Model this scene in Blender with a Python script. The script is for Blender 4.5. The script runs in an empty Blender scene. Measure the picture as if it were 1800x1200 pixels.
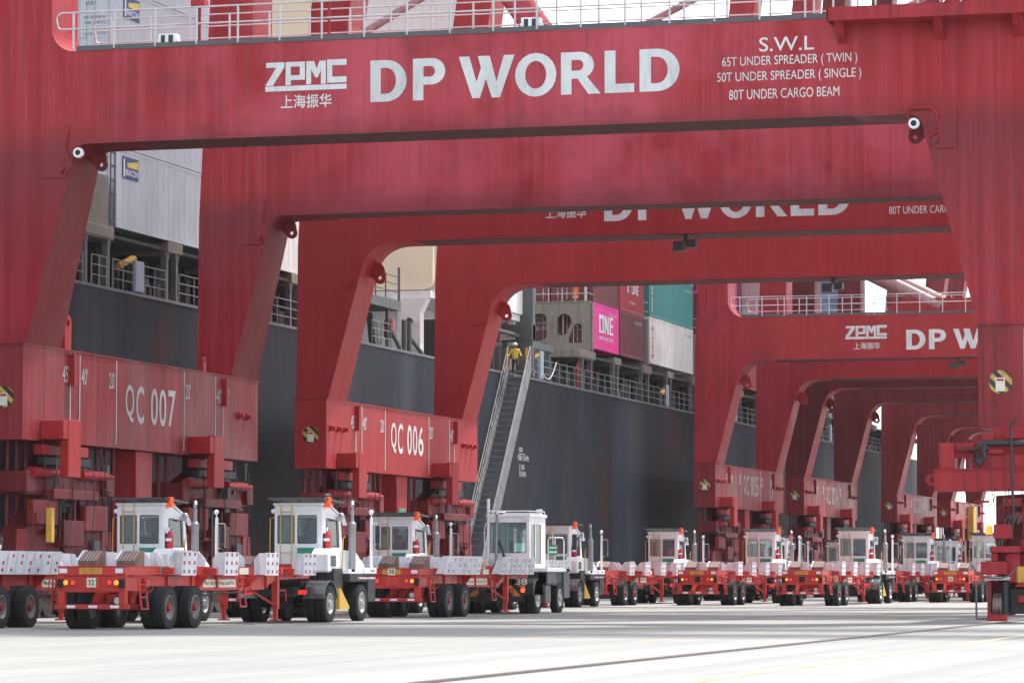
import bpy, bmesh, math, random
from mathutils import Vector, Matrix
random.seed(7)
C = bpy.context.scene.collection
PI = math.pi
R = math.radians

# ------------------------------------------------------------------ materials
def nodes(m):
    m.use_nodes = True
    nt = m.node_tree
    for n in list(nt.nodes): nt.nodes.remove(n)
    return nt, nt.nodes, nt.links

def ramp(N, pts):
    r = N.new('ShaderNodeValToRGB'); e = r.color_ramp.elements
    e[0].position, e[0].color = pts[0][0], pts[0][1]
    e[1].position, e[1].color = pts[1][0], pts[1][1]
    for p, c in pts[2:]:
        x = e.new(p); x.color = c
    return r

def g(v): return (v, v, v, 1)

def noise(N, L, vec, scale, xyz=(1, 1, 1), detail=4, rough=.55):
    mp = N.new('ShaderNodeMapping'); mp.inputs['Scale'].default_value = xyz
    L.new(vec, mp.inputs['Vector'])
    n = N.new('ShaderNodeTexNoise'); n.inputs['Scale'].default_value = scale
    n.inputs['Detail'].default_value = detail; n.inputs['Roughness'].default_value = rough
    L.new(mp.outputs[0], n.inputs['Vector'])
    return n.outputs['Fac']

def mix(N, L, fac, a, b, mode='MIX'):
    m = N.new('ShaderNodeMix'); m.data_type = 'RGBA'; m.blend_type = mode
    if isinstance(fac, (int, float)): m.inputs['Factor'].default_value = fac
    else: L.new(fac, m.inputs['Factor'])
    for k, v in (('A', a), ('B', b)):
        s = [i for i in m.inputs if i.name == k and i.type == 'RGBA'][0]
        if isinstance(v, tuple): s.default_value = v if len(v) == 4 else (*v, 1)
        else: L.new(v, s)
    return [o for o in m.outputs if o.type == 'RGBA'][0]

def plain(name, col, rough=.5, metal=0.0, var=.12, dirt=0.0, spec=.5, nscale=3.0, each=0.0):
    """paint / metal / rubber with a little uneven wear"""
    m = bpy.data.materials.new(name); nt, N, L = nodes(m)
    out = N.new('ShaderNodeOutputMaterial'); b = N.new('ShaderNodeBsdfPrincipled')
    L.new(b.outputs[0], out.inputs[0])
    b.inputs['Metallic'].default_value = metal
    b.inputs['Specular IOR Level'].default_value = spec
    geo = N.new('ShaderNodeNewGeometry').outputs['Position']
    f = noise(N, L, geo, nscale, (1, 1, .6), 5)
    lo = tuple(c * (1 - var) for c in col); hi = tuple(min(1, c * (1 + var)) for c in col)
    c = ramp(N, [(.3, (*lo, 1)), (.7, (*hi, 1))]); L.new(f, c.inputs[0]); cc = c.outputs[0]
    if dirt > 0:
        d = noise(N, L, geo, 2.2, (2.2, 2.2, .5), 6, .65)
        dr = ramp(N, [(.50, g(0)), (.74, g(dirt))]); L.new(d, dr.inputs[0])
        cc = mix(N, L, dr.outputs[0], cc, (.055, .045, .04))
    if each > 0:       # every single part has faded a little differently
        oi = N.new('ShaderNodeObjectInfo'); er = ramp(N, [(0, g(1-each)), (1, g(1))]); L.new(oi.outputs['Random'], er.inputs[0])
        cc = mix(N, L, 1.0, cc, er.outputs[0], 'MULTIPLY')
    L.new(cc, b.inputs['Base Color'])
    rr = ramp(N, [(.3, g(max(0, rough - .1))), (.7, g(min(1, rough + .12)))]); L.new(f, rr.inputs[0])
    L.new(rr.outputs[0], b.inputs['Roughness'])
    return m

def crane_paint(name, base, fade, grime, fade_amt=.75, grime_amt=.5, seam=3.05, off=0.0, centre=None, streak=1.0):
    """weathered crane paint: chalky patches, long rain streaks, soot, weld seams"""
    m = bpy.data.materials.new(name); nt, N, L = nodes(m)
    out = N.new('ShaderNodeOutputMaterial'); b = N.new('ShaderNodeBsdfPrincipled')
    L.new(b.outputs[0], out.inputs[0])
    pos = N.new('ShaderNodeNewGeometry').outputs['Position']
    big = noise(N, L, pos, .30, (1, 1, .8), 4, .6)
    r1 = ramp(N, [(.36, g(0)), (.62, g(fade_amt))]); L.new(big, r1.inputs[0])
    f1 = r1.outputs[0]
    if centre is not None:      # chalking is strongest over the open middle of the portal beam
        sx = N.new('ShaderNodeSeparateXYZ'); L.new(pos, sx.inputs[0])
        d1 = N.new('ShaderNodeMath'); d1.operation = 'SUBTRACT'; d1.inputs[1].default_value = centre; L.new(sx.outputs['X'], d1.inputs[0])
        d2 = N.new('ShaderNodeMath'); d2.operation = 'ABSOLUTE'; L.new(d1.outputs[0], d2.inputs[0])
        wob = N.new('ShaderNodeMath'); wob.operation = 'MULTIPLY_ADD'; wob.inputs[1].default_value = 5.0; L.new(big, wob.inputs[0]); L.new(d2.outputs[0], wob.inputs[2])
        mr = N.new('ShaderNodeMapRange'); mr.interpolation_type = 'SMOOTHSTEP'
        mr.inputs['From Min'].default_value = 10.5; mr.inputs['From Max'].default_value = 16; mr.inputs['To Min'].default_value = 1; mr.inputs['To Max'].default_value = .08
        L.new(wob.outputs[0], mr.inputs['Value'])
        ml0 = N.new('ShaderNodeMath'); ml0.operation = 'MULTIPLY'; L.new(f1, ml0.inputs[0]); L.new(mr.outputs[0], ml0.inputs[1]); f1 = ml0.outputs[0]
    c = mix(N, L, f1, base, fade)
    st = noise(N, L, pos, 2.0, (1.6, 1.6, .05), 5, .65)
    r2 = ramp(N, [(.44, g(0)), (.66, g(.75*streak))]); L.new(st, r2.inputs[0])
    c = mix(N, L, r2.outputs[0], c, fade)
    st2 = noise(N, L, pos, 3.4, (1.6, 1.6, .030), 7, .75)
    r3 = ramp(N, [(.50, g(0)), (.70, g(grime_amt*streak))]); L.new(st2, r3.inputs[0])
    c = mix(N, L, r3.outputs[0], c, grime)
    bl = noise(N, L, pos, .55, (1, 1, 1), 6, .68)
    r4 = ramp(N, [(.52, g(0)), (.80, g(grime_amt * .75))]); L.new(bl, r4.inputs[0])
    c = mix(N, L, r4.outputs[0], c, grime)
    if centre is not None:      # soot and run-off dirt gathered along the lower edge of the portal
        sz = N.new('ShaderNodeSeparateXYZ'); L.new(pos, sz.inputs[0])
        nz = noise(N, L, pos, 1.1, (1, 1, .5), 5, .65)
        zz = N.new('ShaderNodeMath'); zz.operation = 'MULTIPLY_ADD'; zz.inputs[1].default_value = 1.1; L.new(nz, zz.inputs[0]); L.new(sz.outputs['Z'], zz.inputs[2])
        e1 = N.new('ShaderNodeMapRange'); e1.inputs['From Min'].default_value = 14.55; e1.inputs['From Max'].default_value = 15.5; e1.inputs['To Min'].default_value = .55; e1.inputs['To Max'].default_value = 0; L.new(zz.outputs[0], e1.inputs['Value'])
        e2 = N.new('ShaderNodeMapRange'); e2.inputs['From Min'].default_value = 9.5; e2.inputs['From Max'].default_value = 13.6; e2.inputs['To Min'].default_value = .12; e2.inputs['To Max'].default_value = 1; L.new(sz.outputs['Z'], e2.inputs['Value'])
        em = N.new('ShaderNodeMath'); em.operation = 'MULTIPLY'; L.new(e1.outputs[0], em.inputs[0]); L.new(e2.outputs[0], em.inputs[1])
        c = mix(N, L, em.outputs[0], c, grime)
    # chips
    ch = noise(N, L, pos, 9, (1, 1, .35), 4, .7)
    r5 = ramp(N, [(.70, g(0)), (.745, g(.55))]); L.new(ch, r5.inputs[0])
    c = mix(N, L, r5.outputs[0], c, (.30, .17, .16))
    # weld seams
    sp = N.new('ShaderNodeSeparateXYZ'); L.new(pos, sp.inputs[0])
    a = N.new('ShaderNodeMath'); a.operation = 'ADD'; a.inputs[1].default_value = off + 50 * seam
    L.new(sp.outputs['Z'], a.inputs[0])
    md = N.new('ShaderNodeMath'); md.operation = 'MODULO'; md.inputs[1].default_value = seam
    L.new(a.outputs[0], md.inputs[0])
    lt = N.new('ShaderNodeMath'); lt.operation = 'LESS_THAN'; lt.inputs[1].default_value = .022
    L.new(md.outputs[0], lt.inputs[0])
    ml = N.new('ShaderNodeMath'); ml.operation = 'MULTIPLY'; ml.inputs[1].default_value = .3
    L.new(lt.outputs[0], ml.inputs[0])
    c = mix(N, L, ml.outputs[0], c, grime)
    L.new(c, b.inputs['Base Color'])
    b.inputs['Specular IOR Level'].default_value = .28
    rr = ramp(N, [(.35, g(.42)), (.65, g(.66))]); L.new(big, rr.inputs[0]); L.new(rr.outputs[0], b.inputs['Roughness'])
    bp = N.new('ShaderNodeBump'); bp.inputs['Strength'].default_value = .45; bp.inputs['Distance'].default_value = .05
    wv = noise(N, L, pos, 1.1, (1, 1, 1), 2, .5)
    L.new(wv, bp.inputs['Height']); L.new(bp.outputs[0], b.inputs['Normal'])
    return m

def glass(name, tint, refl=.12, sky_film=0.0):
    m = bpy.data.materials.new(name); nt, N, L = nodes(m)
    out = N.new('ShaderNodeOutputMaterial'); mx = N.new('ShaderNodeMixShader')
    t = N.new('ShaderNodeBsdfTransparent'); t.inputs[0].default_value = (*tint, 1)
    gl = N.new('ShaderNodeBsdfGlossy'); gl.inputs['Roughness'].default_value = .03
    gl.inputs[0].default_value = (.85, .92, .95, 1)
    fr = N.new('ShaderNodeFresnel'); fr.inputs[0].default_value = 1.5
    ad = N.new('ShaderNodeMath'); ad.operation = 'ADD'; ad.inputs[1].default_value = refl; ad.use_clamp = True
    L.new(fr.outputs[0], ad.inputs[0]); L.new(ad.outputs[0], mx.inputs[0])
    L.new(t.outputs[0], mx.inputs[1]); L.new(gl.outputs[0], mx.inputs[2])
    if sky_film > 0:       # pale film: reflected sky put into the pane as colour
        df = N.new('ShaderNodeBsdfDiffuse'); df.inputs[0].default_value = (.30, .40, .41, 1); m2 = N.new('ShaderNodeMixShader')
        n_ = noise(N, L, N.new('ShaderNodeNewGeometry').outputs['Position'], 2.5, (1, 1, 1), 4); dr = ramp(N, [(.3, g(sky_film*.6)), (.7, g(sky_film))]); L.new(n_, dr.inputs[0]); L.new(dr.outputs[0], m2.inputs[0])
        L.new(mx.outputs[0], m2.inputs[1]); L.new(df.outputs[0], m2.inputs[2]); L.new(m2.outputs[0], out.inputs[0])
    else: L.new(mx.outputs[0], out.inputs[0])
    return m

def stripes(name, a, b_, period, direction, rough=.5):
    """diagonal hazard stripes in object space"""
    m = bpy.data.materials.new(name); nt, N, L = nodes(m)
    out = N.new('ShaderNodeOutputMaterial'); b = N.new('ShaderNodeBsdfPrincipled')
    L.new(b.outputs[0], out.inputs[0]); b.inputs['Roughness'].default_value = rough
    tc = N.new('ShaderNodeTexCoord')
    dt = N.new('ShaderNodeVectorMath'); dt.operation = 'DOT_PRODUCT'; dt.inputs[1].default_value = direction
    L.new(tc.outputs['Object'], dt.inputs[0])
    ad = N.new('ShaderNodeMath'); ad.operation = 'ADD'; ad.inputs[1].default_value = 100 * period
    L.new(dt.outputs['Value'], ad.inputs[0])
    md = N.new('ShaderNodeMath'); md.operation = 'MODULO'; md.inputs[1].default_value = period
    L.new(ad.outputs[0], md.inputs[0])
    lt = N.new('ShaderNodeMath'); lt.operation = 'LESS_THAN'; lt.inputs[1].default_value = period / 2
    L.new(md.outputs[0], lt.inputs[0])
    c = mix(N, L, lt.outputs[0], a, b_)
    d = noise(N, L, tc.outputs['Object'], 6, (1, 1, 1), 5)
    dr = ramp(N, [(.45, g(0)), (.75, g(.5))]); L.new(d, dr.inputs[0])
    c = mix(N, L, dr.outputs[0], c, (.10, .08, .06))
    L.new(c, b.inputs['Base Color'])
    return m

def glow(name, col, strength, base=None):
    m = bpy.data.materials.new(name); nt, N, L = nodes(m)
    out = N.new('ShaderNodeOutputMaterial'); b = N.new('ShaderNodeBsdfPrincipled')
    L.new(b.outputs[0], out.inputs[0])
    b.inputs['Base Color'].default_value = (*(base or col), 1)
    b.inputs['Emission Color'].default_value = (*col, 1); b.inputs['Emission Strength'].default_value = strength
    b.inputs['Roughness'].default_value = .25
    return m

M = {}
M['red'] = crane_paint('faded_crane_red', (.30, .009, .014), (.41, .036, .050), (.070, .018, .022), .5, .75)
M['red_grimy'] = crane_paint('grimy_crane_red', (.20, .011, .015), (.31, .042, .050), (.050, .018, .020), .5, .88)
M['red_mid'] = crane_paint('mid_crane_red', (.40, .024, .030), (.50, .072, .088), (.16, .034, .038), .6, .5)
M['red_fresh'] = crane_paint('crane_red', (.33, .011, .014), (.41, .040, .046), (.11, .018, .019), .55, .42, streak=.6)
M['red_shaded'] = crane_paint('shaded_crane_red', (.15, .006, .009), (.19, .013, .017), (.05, .012, .013), .5, .5)  # darker red for downward leg faces: shade put into the colour
M['brace_pale'] = plain('sky_lit_brace', (.40, .22, .22), .5, 0, .2, .35)  # paler than the crane red: sky light put into the colour
M['underside'] = plain('shaded_underside', (.085, .013, .015), .75, 0, .25, .5)  # shade below the portal beams put into the paint colour
M['red_dark'] = crane_paint('dark_crane_red', (.13, .008, .011), (.19, .024, .030), (.036, .014, .016), .5, .75)
M['red_beam'] = crane_paint('chalky_crane_red', (.33, .009, .015), (.52, .078, .110), (.078, .019, .023), .95, .66, 3.05, .9, -27.1, .55)
M['trailer_red'] = plain('trailer_red', (.58, .034, .025), .45, 0, .14, .45, each=.22)
M['white'] = plain('white_paint', (.86, .88, .90), .38, 0, .04, .14, each=.08)
M['guide_white'] = plain('scuffed_white', (.77, .79, .83), .5, 0, .07, .5, each=.14)
M['letter'] = plain('letter_white', (.66, .68, .67), .6, 0, .14, .25, .3, 1.2)
M['letter_old'] = plain('letter_grey', (.42, .42, .42), .65, 0, .2, .35, .3, 2)
M['rail_grey'] = plain('galvanised', (.52, .53, .54), .5, .3, .12, .15)
M['dark_grey'] = plain('dark_grey_steel', (.10, .10, .105), .55, .1, .2, .2)
M['black'] = plain('black_paint', (.022, .023, .026), .4, 0, .25, 0)
M['rubber'] = plain('tyre_rubber', (.020, .021, .023), .78, 0, .25, 0, .3)
M['trailer_rim'] = plain('dirty_rim', (.20, .195, .19), .5, .4, .3, .5)
M['rim'] = plain('steel_rim', (.42, .42, .42), .42, .5, .2, .45)
M['rim_red'] = plain('red_hub', (.26, .025, .026), .6, 0, .25, .6)
M['exhaust'] = plain('exhaust_steel', (.33, .33, .34), .45, .4, .15, .3)
M['rust'] = plain('rusty_ramp', (.20, .12, .10), .8, 0, .35, .4)
M['yellow'] = plain('safety_yellow', (.62, .36, .05), .5, 0, .1, .2)
M['orange'] = glow('orange_beacon', (.85, .10, .03), .12)
M['amber'] = glow('amber_lamp', (1.0, .28, .02), .55)
M['lamp_red'] = glow('red_lamp', (.75, .03, .02), .35)
M['lamp_white'] = plain('lamp_glass', (.82, .84, .85), .15, 0, .03, 0)
M['glass'] = glass('tinted_glass', (.55, .72, .72), .30, .30)
M['side_glass'] = glass('side_glass', (.42, .42, .36), .02)
M['green'] = plain('green_sign', (.03, .30, .17), .4, 0, .1, .1)
M['retro_red'] = plain('red_reflector', (.45, .03, .06), .35, 0, .1, 0)
M['retro_white'] = plain('white_reflector', (.80, .80, .80), .3, 0, .05, .1)
M['plate'] = plain('plate_cream', (.72, .70, .58), .5, 0, .04, .1)
M['ext_red'] = plain('extinguisher_red', (.52, .02, .03), .25, 0, .08, 0)
M['seat'] = plain('seat_fabric', (.05, .05, .06), .9, 0, .2, 0)
M['chassis'] = plain('chassis_black', (.030, .030, .033), .6, .1, .25, .2)
M['skin'] = plain('skin', (.30, .17, .11), .6, 0, .05, 0)
M['hivis'] = plain('hivis_orange', (.75, .14, .03), .8, 0, .1, 0)
M['hivis_red'] = plain('red_workwear', (.52, .05, .05), .8, 0, .1, 0)
M['vest'] = plain('yellow_vest', (.68, .50, .06), .8, 0, .1, 0)
M['navy'] = plain('dark_trousers', (.04, .045, .06), .85, 0, .15, 0)
M['hazard'] = stripes('hazard_stripes', (.55, .38, .08), (.025, .023, .022), .26, (.707, 0, .707))
M['chevron'] = stripes('chevron_stripes', (.58, .25, .04), (.02, .02, .02), .36, (.707, 0, .707))
M['chevron_m'] = stripes('chevron_stripes_mirrored', (.58, .25, .04), (.02, .02, .02), .36, (-.707, 0, .707))
M['pole_stripe'] = stripes('banded_pole', (.55, .26, .07), (.03, .03, .03), .5, (0, 0, 1))

# ------------------------------------------------------------------ mesh builder
class MB:
    def __init__(self): self.v = []; self.f = []; self.m = []
    def add(self, vs, fs, m=0):
        o = len(self.v); self.v += [tuple(p) for p in vs]
        for f in fs: self.f.append(tuple(i + o for i in f)); self.m.append(m)
        return self
    def box(self, x0, x1, y0, y1, z0, z1, m=0):
        if x0 > x1: x0, x1 = x1, x0
        if y0 > y1: y0, y1 = y1, y0
        if z0 > z1: z0, z1 = z1, z0
        return self.add([(x0,y0,z0),(x1,y0,z0),(x1,y1,z0),(x0,y1,z0),(x0,y0,z1),(x1,y0,z1),(x1,y1,z1),(x0,y1,z1)],
                 [(0,3,2,1),(4,5,6,7),(0,1,5,4),(1,2,6,5),(2,3,7,6),(3,0,4,7)], m)
    def prism(self, poly, axis, a, b, m=0):
        """poly in the plane normal to axis ('x': (y,z), 'y': (x,z), 'z': (x,y)); a, b numbers or functions of the point"""
        fa = a if callable(a) else (lambda p: a); fb = b if callable(b) else (lambda p: b)
        def P(p, w):
            return {'x': (w, p[0], p[1]), 'y': (p[0], w, p[1]), 'z': (p[0], p[1], w)}[axis]
        n = len(poly)
        vs = [P(p, fa(p)) for p in poly] + [P(p, fb(p)) for p in poly]
        fs = [tuple(range(n))[::-1], tuple(range(n, 2 * n))]
        fs += [(i, (i + 1) % n, n + (i + 1) % n, n + i) for i in range(n)]
        return self.add(vs, fs, m)
    def tube(self, pts, r, n=8, m=0, cap=True):
        pts = [Vector(p) for p in pts]; k = len(pts); rings = []
        up = Vector((.13, .21, 1)).normalized()
        for i, p in enumerate(pts):
            d = (pts[min(i + 1, k - 1)] - pts[max(i - 1, 0)]).normalized()
            a = d.cross(up)
            if a.length < .08: a = d.cross(Vector((1, .2, 0)))
            a.normalize(); b = d.cross(a)
            rr = r[i] if isinstance(r, (list, tuple)) else r
            rings.append([p + a * rr * math.cos(2*PI*j/n) + b * rr * math.sin(2*PI*j/n) for j in range(n)])
        vs = [v for q in rings for v in q]
        fs = [(i*n+j, i*n+(j+1) % n, (i+1)*n+(j+1) % n, (i+1)*n+j) for i in range(k-1) for j in range(n)]
        if cap: fs += [tuple(range(n))[::-1], tuple(range((k-1)*n, k*n))]
        return self.add(vs, fs, m)
    def lathe(self, prof, axis='x', c=(0, 0, 0), n=24, m=0, a0=0, a1=2*PI):
        """prof: list of (along, radius)"""
        full = abs(a1 - a0 - 2*PI) < 1e-6; k = n if full else n + 1
        vs = []
        for w, r in prof:
            for j in range(k):
                t = a0 + (a1 - a0) * j / n
                q = (r*math.cos(t), r*math.sin(t))
                p = {'x': (w, q[0], q[1]), 'y': (q[0], w, q[1]), 'z': (q[0], q[1], w)}[axis]
                vs.append((p[0]+c[0], p[1]+c[1], p[2]+c[2]))
        fs = []
        for i in range(len(prof) - 1):
            for j in range(n):
                j2 = (j + 1) % k
                fs.append((i*k+j, i*k+j2, (i+1)*k+j2, (i+1)*k+j))
        return self.add(vs, fs, m)
    def ball(self, c, r, m=0, n=10):
        prof = [(r*math.sin(-PI/2 + PI*i/6), max(.0005, r*math.cos(-PI/2 + PI*i/6))) for i in range(7)]
        return self.lathe(prof, 'z', c, n, m)
    def ring_wall(self, outer, inner, off, m=0):
        """wall with one opening; outer / inner loops of equal length, thickness vector off"""
        n = len(outer); o = Vector(off)
        vs = [Vector(p) for p in outer] + [Vector(p) for p in inner]
        vs += [p + o for p in vs]
        fs = []
        for i in range(n):
            j = (i + 1) % n
            fs += [(i, j, n+j, n+i), (2*n+j, 2*n+i, 3*n+i, 3*n+j), (i, 2*n+i, 2*n+j, j), (n+i, n+j, 3*n+j, 3*n+i)]
        return self.add(vs, fs, m)
    def build(self, name, mats, parent=None, bevel=0.0, smooth=False, loc=None, fix=True):
        me = bpy.data.meshes.new(name)
        off = Vector((0, 0, 0)); q = parent
        while q is not None: off += q.location; q = q.parent
        if loc is not None and parent is None: off = Vector(loc)
        if loc is not None and parent is not None: off = off + Vector(loc)
        me.from_pydata([Vector(p) - off for p in self.v], [], self.f)
        if not isinstance(mats, (list, tuple)): mats = [mats]
        for x in mats: me.materials.append(M[x] if isinstance(x, str) else x)
        me.polygons.foreach_set('material_index', self.m)
        bm = bmesh.new(); bm.from_mesh(me)
        if fix: bmesh.ops.recalc_face_normals(bm, faces=bm.faces)
        if bevel > 0:
            es = [e for e in bm.edges if len(e.link_faces) == 2 and e.calc_face_angle(0) > .5]
            bmesh.ops.bevel(bm, geom=es, offset=bevel, segments=1, affect='EDGES', clamp_overlap=True)
        if smooth:
            for f in bm.faces: f.smooth = True
        bm.to_mesh(me); bm.free()
        if smooth:
            try: me.set_sharp_from_angle(angle=R(38))
            except Exception: pass
        o = bpy.data.objects.new(name, me); C.objects.link(o)
        if parent is not None: o.parent = parent
        if loc is not None: o.location = loc
        return o

def tag(o, label=None, cat=None, group=None, kind=None):
    if label: o['label'] = label
    if cat: o['category'] = cat
    if group: o['group'] = group
    if kind: o['kind'] = kind
    return o

def empty(name, loc, label=None, cat=None, group=None):
    o = bpy.data.objects.new(name, None); C.objects.link(o); o.location = loc
    o.empty_display_size = .3
    return tag(o, label, cat, group)

def copy_tree(o, parent=None):
    c = o.copy(); C.objects.link(c); c.parent = parent
    for ch in list(o.children): copy_tree(ch, c)
    return c

# ------------------------------------------------------------------ lettering
def loops_to_tris(loops):
    """fill closed loops (with holes) -> verts, faces in the plane"""
    cu = bpy.data.curves.new('tmp', 'CURVE'); cu.dimensions = '2D'; cu.fill_mode = 'BOTH'
    for lp in loops:
        s = cu.splines.new('POLY'); s.points.add(len(lp) - 1); s.use_cyclic_u = True
        for i, p in enumerate(lp): s.points[i].co = (p[0], p[1], 0, 1)
    ob = bpy.data.objects.new('tmp', cu); C.objects.link(ob)
    dg = bpy.context.evaluated_depsgraph_get(); dg.update()
    me = ob.evaluated_get(dg).to_mesh()
    vs = [(v.co.x, v.co.y) for v in me.vertices]; fs = [tuple(p.vertices) for p in me.polygons]
    ob.evaluated_get(dg).to_mesh_clear(); bpy.data.objects.remove(ob); bpy.data.curves.remove(cu)
    return vs, fs

_tc = {}
def text_tris(s, bold=0.0, space=1.0):
    k = (s, bold, space)
    if k in _tc: return _tc[k]
    cu = bpy.data.curves.new('tmp', 'FONT'); cu.body = s; cu.size = 1; cu.fill_mode = 'FRONT'
    cu.offset = bold; cu.space_character = space; cu.resolution_u = 4
    ob = bpy.data.objects.new('tmp', cu); C.objects.link(ob)
    dg = bpy.context.evaluated_depsgraph_get(); dg.update()
    me = ob.evaluated_get(dg).to_mesh()
    vs = [(v.co.x, v.co.y) for v in me.vertices]; fs = [tuple(p.vertices) for p in me.polygons]
    ob.evaluated_get(dg).to_mesh_clear(); bpy.data.objects.remove(ob); bpy.data.curves.remove(cu)
    _tc[k] = (vs, fs); return vs, fs

def put_flat(mb, vs, fs, plane, a0, a1, z0, z1, w, m=0, rot=0):
    """fit flat shape into the rectangle a0..a1 x z0..z1 on a 'front' (faces -y, w = y) or 'right' (faces +x, w = x) plane"""
    if rot: vs = [(-y, x) for x, y in vs]
    xs = [p[0] for p in vs]; ys = [p[1] for p in vs]
    if not xs: return
    x0, x1, y0, y1 = min(xs), max(xs), min(ys), max(ys)
    out = []
    for x, y in vs:
        a = a0 + (x - x0) / (x1 - x0 + 1e-9) * (a1 - a0); z = z0 + (y - y0) / (y1 - y0 + 1e-9) * (z1 - z0)
        out.append((a, w, z) if plane == 'front' else (w, a, z))
    o = len(mb.v); mb.v += out
    for f in fs:
        p = [Vector(out[i]) for i in f[:3]]; n = (p[1] - p[0]).cross(p[2] - p[0])
        good = n.y < 0 if plane == 'front' else n.x > 0
        ff = tuple(i + o for i in f)
        mb.f.append(ff if good else ff[::-1]); mb.m.append(m)

def put_chars(mb, items, plane, a0, a1, z0, z1, w, m=0, bold=0.0):
    for ch, u0, u1 in items: put_text(mb, ch, plane, a0 + (a1-a0)*u0, a0 + (a1-a0)*u1, z0, z1, w, m, bold)

def put_text(mb, s, plane, a0, a1, z0, z1, w, m=0, bold=0.0, rot=0):
    vs, fs = text_tris(s, bold); put_flat(mb, vs, fs, plane, a0, a1, z0, z1, w, m, rot)

def ell(cx, cy, rx, ry, a0, a1, n=14):
    return [(cx + rx*math.cos(R(a0 + (a1-a0)*i/n)), cy + ry*math.sin(R(a0 + (a1-a0)*i/n))) for i in range(n+1)]

LET = {
 'D': [[(0,0),(0,1)] + ell(.36,.5,.46,.5,90,-90), [(.235,.19),(.235,.81)] + ell(.36,.5,.22,.31,90,-90)],
 'P': [[(0,0),(0,1)] + ell(.43,.685,.31,.315,90,-90) + [(.24,.37),(.24,0)], [(.24,.56),(.24,.81)] + ell(.40,.685,.105,.125,90,-90)],
 'W': [[(0,1),(.25,1),(.42,.38),(.525,.72),(.45,1),(.73,1),(.89,.38),(1.06,1),(1.31,1),(.97,0),(.78,0),(.64,.45),(.50,0),(.32,0)]],
 'O': [ell(.48,.5,.48,.52,0,342,19), ell(.48,.5,.245,.33,0,342,19)],
 'R': [[(0,0),(0,1)] + ell(.43,.685,.32,.315,90,-60) + [(.90,0),(.62,0),(.375,.37),(.24,.37),(.24,0)], [(.24,.56),(.24,.81)] + ell(.40,.685,.11,.125,90,-90)],
 'L': [[(0,0),(0,1),(.25,1),(.25,.21),(.68,.21),(.68,0)]],
}
_lt = {k: loops_to_tris(v) for k, v in LET.items()}
ZP = [[(.01,.97),(.235,.97),(.235,.80),(.095,.195),(0,.195),(.135,.80),(.01,.80)],
      [(.25,.195),(.25,.97),(.49,.97),(.49,.36),(.315,.36),(.315,.195)], [(.315,.52),(.315,.81),(.425,.81),(.425,.52)],
      [(.505,.195),(.505,.97),(.60,.97),(.632,.72),(.668,.97),(.745,.97),(.745,.195),(.685,.195),(.685,.66),(.65,.42),(.615,.42),(.565,.70),(.565,.195)],
      [(.76,.22),(.76,1),(1,1),(1,.80),(.825,.80),(.825,.42),(1,.42),(1,.22)],
      [(0,0),(0,.17),(1,.17),(1,0)]]
_zp = loops_to_tris(ZP)
DPW = [('D',663,875),('P',912,1100),('W',1178,1500),('O',1503,1740),('R',1766,1991),('L',2014,2181),('D',2211,2436)]
def dp_world(mb, t0, t1, z0, z1, y):
    for k, a, b in DPW:
        u0 = t0 + (a-663)/1773*(t1-t0); u1 = t0 + (b-663)/1773*(t1-t0)
        e = .02*(z1-z0) if k == 'O' else 0
        put_flat(mb, *_lt[k], 'front', u0, u1, z0-e, z1+e, y)

# ------------------------------------------------------------------ camera, world, sun
cam = bpy.data.cameras.new('camera'); co = bpy.data.objects.new('camera', cam); C.objects.link(co)
co.location = (0, 0, 1.3058); co.rotation_euler = (PI/2 + .0682, 0, .2685)
cam.sensor_width = 36; cam.sensor_fit = 'HORIZONTAL'; cam.lens = 6009.6*36/1800
cam.clip_start = .5; cam.clip_end = 20000
S = bpy.context.scene; S.camera = co
SUN = Vector((.20, .43, .88)).normalized()
w = bpy.data.worlds.new('World'); S.world = w; w.use_nodes = True
nt = w.node_tree; bg = nt.nodes['Background']
sky = nt.nodes.new('ShaderNodeTexSky'); sky.sky_type = 'NISHITA'; sky.sun_disc = False
sky.sun_elevation = math.asin(SUN.z); sky.sun_rotation = math.atan2(SUN.x, SUN.y)
sky.dust_density = 1.2; sky.air_density = 1.0; sky.ozone_density = .6
hs = nt.nodes.new('ShaderNodeHueSaturation'); hs.inputs['Saturation'].default_value = .38; hs.inputs['Value'].default_value = 1.12
nt.links.new(sky.outputs[0], hs.inputs['Color']); nt.links.new(hs.outputs[0], bg.inputs[0]); bg.inputs[1].default_value = .15
sl = bpy.data.lights.new('sun', 'SUN'); sl.energy = 2.5; sl.angle = R(2.2); sl.color = (1, .965, .91)
so = bpy.data.objects.new('sun', sl); C.objects.link(so)
so.rotation_euler = SUN.to_track_quat('Z', 'Y').to_euler()
S.view_settings.view_transform = 'Standard'; S.view_settings.look = 'None'
S.view_settings.gamma = 1; S.view_settings.exposure = 1.30
S.cycles.max_bounces = 8; S.cycles.diffuse_bounces = 4; S.cycles.transparent_max_bounces = 12
try: S.cycles.use_denoising = True
except Exception: pass
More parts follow.
